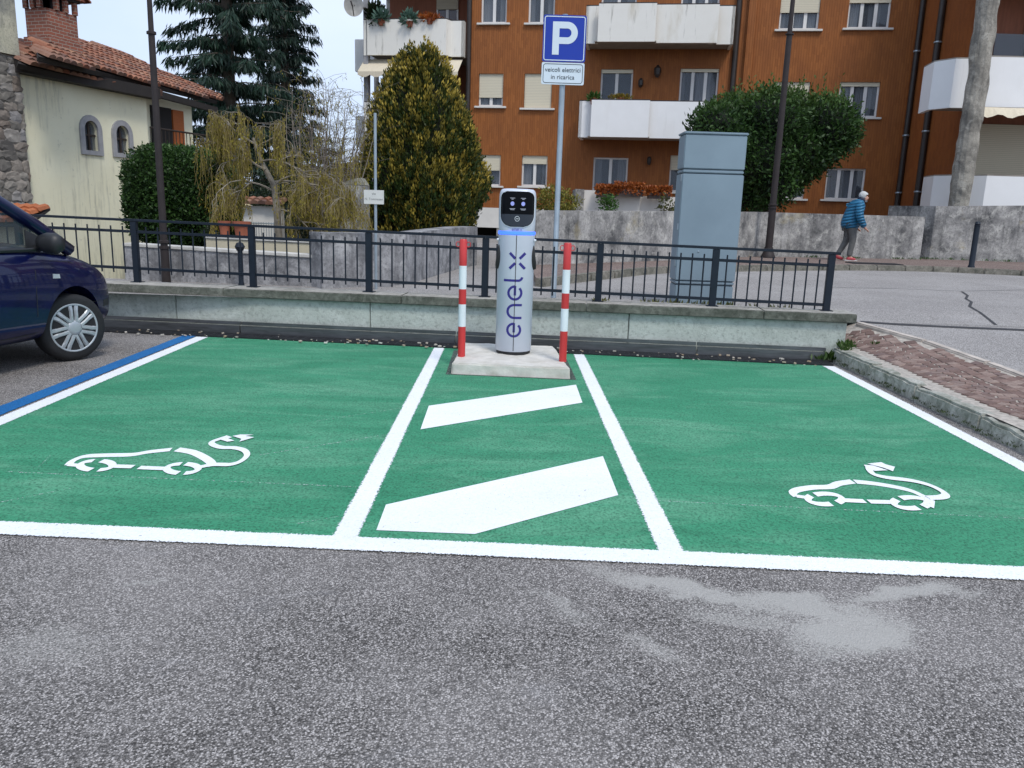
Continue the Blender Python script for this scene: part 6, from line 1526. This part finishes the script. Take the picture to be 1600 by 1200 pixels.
for i in range(nx + 1):
    x = .36 - 1.75 * i / nx
    for j in range(ny + 1): y = -.62 + 1.24 * j / ny; mb.v.append((x, y, 1.50 + .055 * (1 - (y / .62) ** 2) + .03 * math.sin(math.pi * i / nx)))
for i in range(nx):
    for j in range(ny): a = i * (ny + 1) + j; mb.f.append((a, a + ny + 1, a + ny + 2, a + 1))
mb.build('roof', m_car, car, smooth='all', local=True)
mb = MB(); mb.face([(1.36, -.70, .965), (1.36, .70, .965), (.34, .58, 1.53), (.34, -.58, 1.53)]); mb.build('windscreen', m_cglass, car, local=True)
mb = MB(); mb.face([(-1.74, -.66, 1.0), (-1.36, -.58, 1.50), (-1.36, .58, 1.50), (-1.74, .66, 1.0)]); mb.build('back_window', m_cglass, car, local=True)
mb = MB(); mb.box((.85, -.70, .78), (1.25, .70, .985)); mb.build('dashboard', m_trim, car, bevel=.05, local=True)
mb = MB(); mb.tube([(.68 + .03 * math.sin(a), .36 + .18 * math.cos(a), .95 + .18 * math.sin(a)) for a in np.linspace(0, 2 * math.pi, 20)], .016, 6, False); mb.build('steering_wheel', m_trim, car, local=True)
mb = MB(); mb.box((-1.2, -.56, .22), (1.3, .56, .40)); mb.build('underbody', m_dark, car, local=True)
# wheels
RY = Matrix.Rotation(R(90), 4, 'X')
for (x, s_, st) in ((1.22, -1, R(-20)), (1.22, 1, R(-20)), (-1.22, -1, 0), (-1.22, 1, 0)):
    mb = MB(); mb.lathe([(.19, -.085), (.245, -.092), (.278, -.078), (.290, -.05), (.291, .05), (.278, .078), (.245, .092), (.19, .085)], (0, 0, 0), 48, RY); wv = mb.build('wheel', m_tyre, car, smooth='all', local=True)
    wv.location = (x, s_ * .725, .291); wv.rotation_euler = (0, 0, (0 if s_ < 0 else math.pi) + st)
    def hp(r_, a, y): return (r_ * math.cos(a), -y, r_ * math.sin(a))
    mb = MB(); mb.lathe([(.001, .03), (.205, .03), (.212, .06)], (0, 0, 0), 36, RY); mb.build('wheel_disc', m_dark, wv, local=True)
    mb = MB(); n = 48; prof = [(.190, .078), (.197, .090), (.208, .092), (.216, .080)]
    mb.lathe([(r_, -y * -1) for r_, y in prof], (0, 0, 0), n, RY); hb_ = mb.build('hubcap_rim', m_hub, wv, smooth='all', local=True)
    mb = MB(); mb.lathe([(.001, .104), (.035, .103), (.062, .098), (.070, .085)], (0, 0, 0), 28, RY); mb.build('hub_centre', m_hub, wv, smooth='all', local=True)
    for k in range(7):
        a0 = 2 * math.pi * k / 7 + .2
        for sg_ in (-1, 1):
            mb = MB(); rr2 = [(.060, .10, .020), (.11, .102, .017), (.155, .098, .018), (.198, .088, .026)]; rows = []
            for q, (r_, y, hwid) in enumerate(rr2):
                a = a0 + sg_ * (.14 + .17 * math.sin(min(1, q / 2.2) * 1.5) if q else .10); da = hwid / r_; rows.append([hp(r_, a - da, y - .012), hp(r_, a - da * .5, y), hp(r_, a + da * .5, y), hp(r_, a + da, y - .012)])
            for A_, B_ in zip(rows, rows[1:]):
                for q in range(3): mb.face([A_[q], A_[q+1], B_[q+1], B_[q]])
            mb.build('spoke', m_hub, wv, smooth='all', local=True)

# ================================================================== walking person
def skin_mesh(V, E, Rd, lv=2):
    me = bpy.data.meshes.new('sk'); me.from_pydata(V, E, []); o = link('sk', me, None); md = o.modifiers.new('k', 'SKIN'); md.use_smooth_shade = True
    for i, r_ in enumerate(Rd): me.skin_vertices[0].data[i].radius = r_ if hasattr(r_, '__len__') else (r_, r_)
    for i in range(len(V)): me.skin_vertices[0].data[i].use_root = (i == 0)
    s_ = o.modifiers.new('s', 'SUBSURF'); s_.levels = s_.render_levels = lv; r_ = eval_mesh(o); bpy.data.objects.remove(o); bpy.data.meshes.remove(me); r_.polygons.foreach_set('use_smooth', [True] * len(r_.polygons)); return r_
m_skin = M('skin', (.50, .27, .19), .6, .08, 20, co='obj'); m_hair = M('white hair', (.50, .50, .485), .8, .2, 40, bmp=.6, bscale=90, co='obj'); m_shoe = M('red shoes', (.42, .05, .06), .6, .2, 25, co='obj'); m_sole = M('white sole', (.6, .58, .55), .7, .05, 9, co='obj')
m_trou = M('grey trousers', (.11, .11, .105), .9, .2, 9, co='obj', bmp=.3, bscale=30)
def puffer():
    m, n, b, o = new_mat('blue quilted jacket'); v = obj_co(n); sx = N(n, 'ShaderNodeSeparateXYZ'); n.links.new(v, sx.inputs[0])
    fr = math_(n, 'FRACT', math_(n, 'MULTIPLY', math_(n, 'ADD', sx.outputs['Z'], math_(n, 'MULTIPLY', sx.outputs['X'], -.25)), 1 / .068)); q = math_(n, 'SINE', math_(n, 'MULTIPLY', fr, math.pi))
    c = mixc(n, ramp(n, q, .05, .4), (.005, .065, .145), (.008, .13, .25)); n.links.new(c, b.inputs['Base Color']); b.inputs['Roughness'].default_value = .42; bump(n, b, math_(n, 'POWER', q, .5), .9, .03); return m
m_jack = puffer()
pp = at(1322, 404, 19.0); PXx = pp.x
pe = empty('person', (PXx, 19.0, .502), 'white haired person in a blue quilted jacket walking with head bent', 'person', rz=R(-4))
V = [(0,0,.86), (.05,0,1.02), (.10,0,1.20), (.15,0,1.33), (.205,0,1.385), (.255,0,1.445), (.265,0,1.505), (.345,0,1.425),
     (.02,-.09,.82), (.08,-.095,.47), (.03,-.09,.09), (.15,-.09,.035), (.02,.09,.82), (0,.095,.46), (-.18,.09,.13), (-.10,.09,.04),
     (.11,-.20,1.29), (.10,-.27,1.02), (.24,-.25,.78), (.275,-.24,.735), (.11,.20,1.29), (.12,.26,1.02), (.22,.23,.78), (.25,.22,.735)]
E = [(0,1),(1,2),(2,3),(3,4),(4,5),(5,6),(5,7),(0,8),(8,9),(9,10),(10,11),(0,12),(12,13),(13,14),(14,15),(3,16),(16,17),(17,18),(18,19),(3,20),(20,21),(21,22),(22,23)]
Rd = [(.13,.10),(.13,.10),(.14,.11),.10,.052,(.078,.092),.066,.024,.085,.058,.040,.035,.085,.058,.040,.035,.058,.045,.033,(.036,.022),.058,.045,.033,(.036,.022)]
for s_, w_ in ((-1, 19), (1, 23)):                     # five fingers, loosely curled
    hx, hy, hz2 = V[w_]
    for k in range(5):
        i = len(V); dy = (-.030 + .019 * k) if k < 4 else -.045 * s_ * -1
        L = (.040, .048, .046, .036, .030)[k]
        V += [(hx + .03, hy + dy * .8, hz2 - .010), (hx + .03 + L * .7, hy + dy, hz2 - .030), (hx + .035 + L * .8, hy + dy, hz2 - .030 - L * .7)]; E += [(w_, i), (i, i + 1), (i + 1, i + 2)]; Rd += [.011, .0095, .008]
link('body', skin_mesh(V, E, Rd), m_skin, pe)
JV = [(-.03,0,.70), (-.005,0,.84), (.03,0,1.0), (.075,0,1.16), (.13,0,1.30), (.18,0,1.385), (.10,-.21,1.28), (.085,-.285,1.06), (.12,-.295,.96), (.215,-.27,.82), (.245,-.26,.785), (.10,.21,1.28), (.10,.275,1.06), (.13,.28,.96), (.21,.25,.82), (.23,.24,.785)]
JE = [(0,1),(1,2),(2,3),(3,4),(4,5),(4,6),(6,7),(7,8),(8,9),(9,10),(4,11),(11,12),(12,13),(13,14),(14,15)]
JR = [(.215,.20),(.235,.225),(.235,.225),(.225,.20),(.165,.15),(.09,.09),.115,.098,.092,.075,.062,.115,.098,.092,.075,.062]
link('jacket', skin_mesh(JV, JE, JR), m_jack, pe)
mb = MB(); mb.lathe([(.085, -.03), (.09, .0), (.082, .035), (.07, .03)], (.19, 0, 1.395), 18, Matrix.Rotation(R(30), 4, 'Y')); link('collar', mb.mesh('collar', None, 'all'), M('navy collar', (.006, .012, .04), .7, .1, 9, co='obj'), pe)
TV = [(0,0,.88), (.01,-.085,.80), (.055,-.09,.63), (.075,-.095,.46), (.045,-.092,.26), (.03,-.09,.09), (0,.085,.80), (0,.09,.63), (-.01,.095,.46), (-.10,.092,.28), (-.18,.09,.12)]
link('trousers', skin_mesh(TV, [(0,1),(1,2),(2,3),(3,4),(4,5),(0,6),(6,7),(7,8),(8,9),(9,10)], [(.165,.13),.115,.098,.080,.070,.066,.115,.098,.080,.068,.06]), m_trou, pe)
for nm, sv in (('shoe', [(-.03,-.09,.05), (.05,-.09,.055), (.14,-.09,.042), (.19,-.09,.035)]), ('shoe', [(-.22,.09,.11), (-.17,.09,.075), (-.09,.09,.045), (-.03,.09,.035)])):
    sh_ = link(nm, skin_mesh(sv, [(0,1),(1,2),(2,3)], [(.045,.045),(.05,.05),(.048,.04),(.035,.03)]), m_shoe, pe)
    mb = MB(); a, c = Vector(sv[0]), Vector(sv[-1]); 
    if sv[0][2] < .1: mb.box((a.x - .04, -.13, .0), (c.x + .03, -.05, .022)); mb.build('sole', m_sole, sh_, bevel=.008, local=True)
bm = bmesh.new(); bmesh.ops.create_icosphere(bm, subdivisions=3, radius=1, matrix=Matrix.Translation((.228, 0, 1.492)) @ Matrix.Rotation(R(30), 4, 'Y') @ Matrix.Diagonal((.108, .095, .096, 1)))
for v in bm.verts: v.co += mnoise.noise_vector(v.co * 22) * .010
bmesh.ops.delete(bm, geom=[v for v in bm.verts if (v.co.x > .275 and v.co.z < 1.50)], context='VERTS'); me = bpy.data.meshes.new('hair'); bm.to_mesh(me); bm.free(); me.polygons.foreach_set('use_smooth', [True] * len(me.polygons)); link('hair', me, m_hair, pe)
for s_ in (-1, 1):
    mb = MB(); mb.lathe([(.001, -.008), (.008, 0), (.001, .008)], (.318, s_ * .034, 1.462), 8); mb.build('eye', m_dark, pe, local=True)
    mb = MB(); mb.lathe([(.001, -.02), (.018, 0), (.001, .02)], (.245, s_ * .088, 1.435), 10); mb.build('ear', m_skin, pe, local=True)
mb = MB(); mb.tube([(-.14, -.17, .74), (-.16, -.18, .60), (-.13, -.175, .54), (-.07, -.16, .57)], .008, 5, False); mb.build('strap', m_dark, pe, local=True)
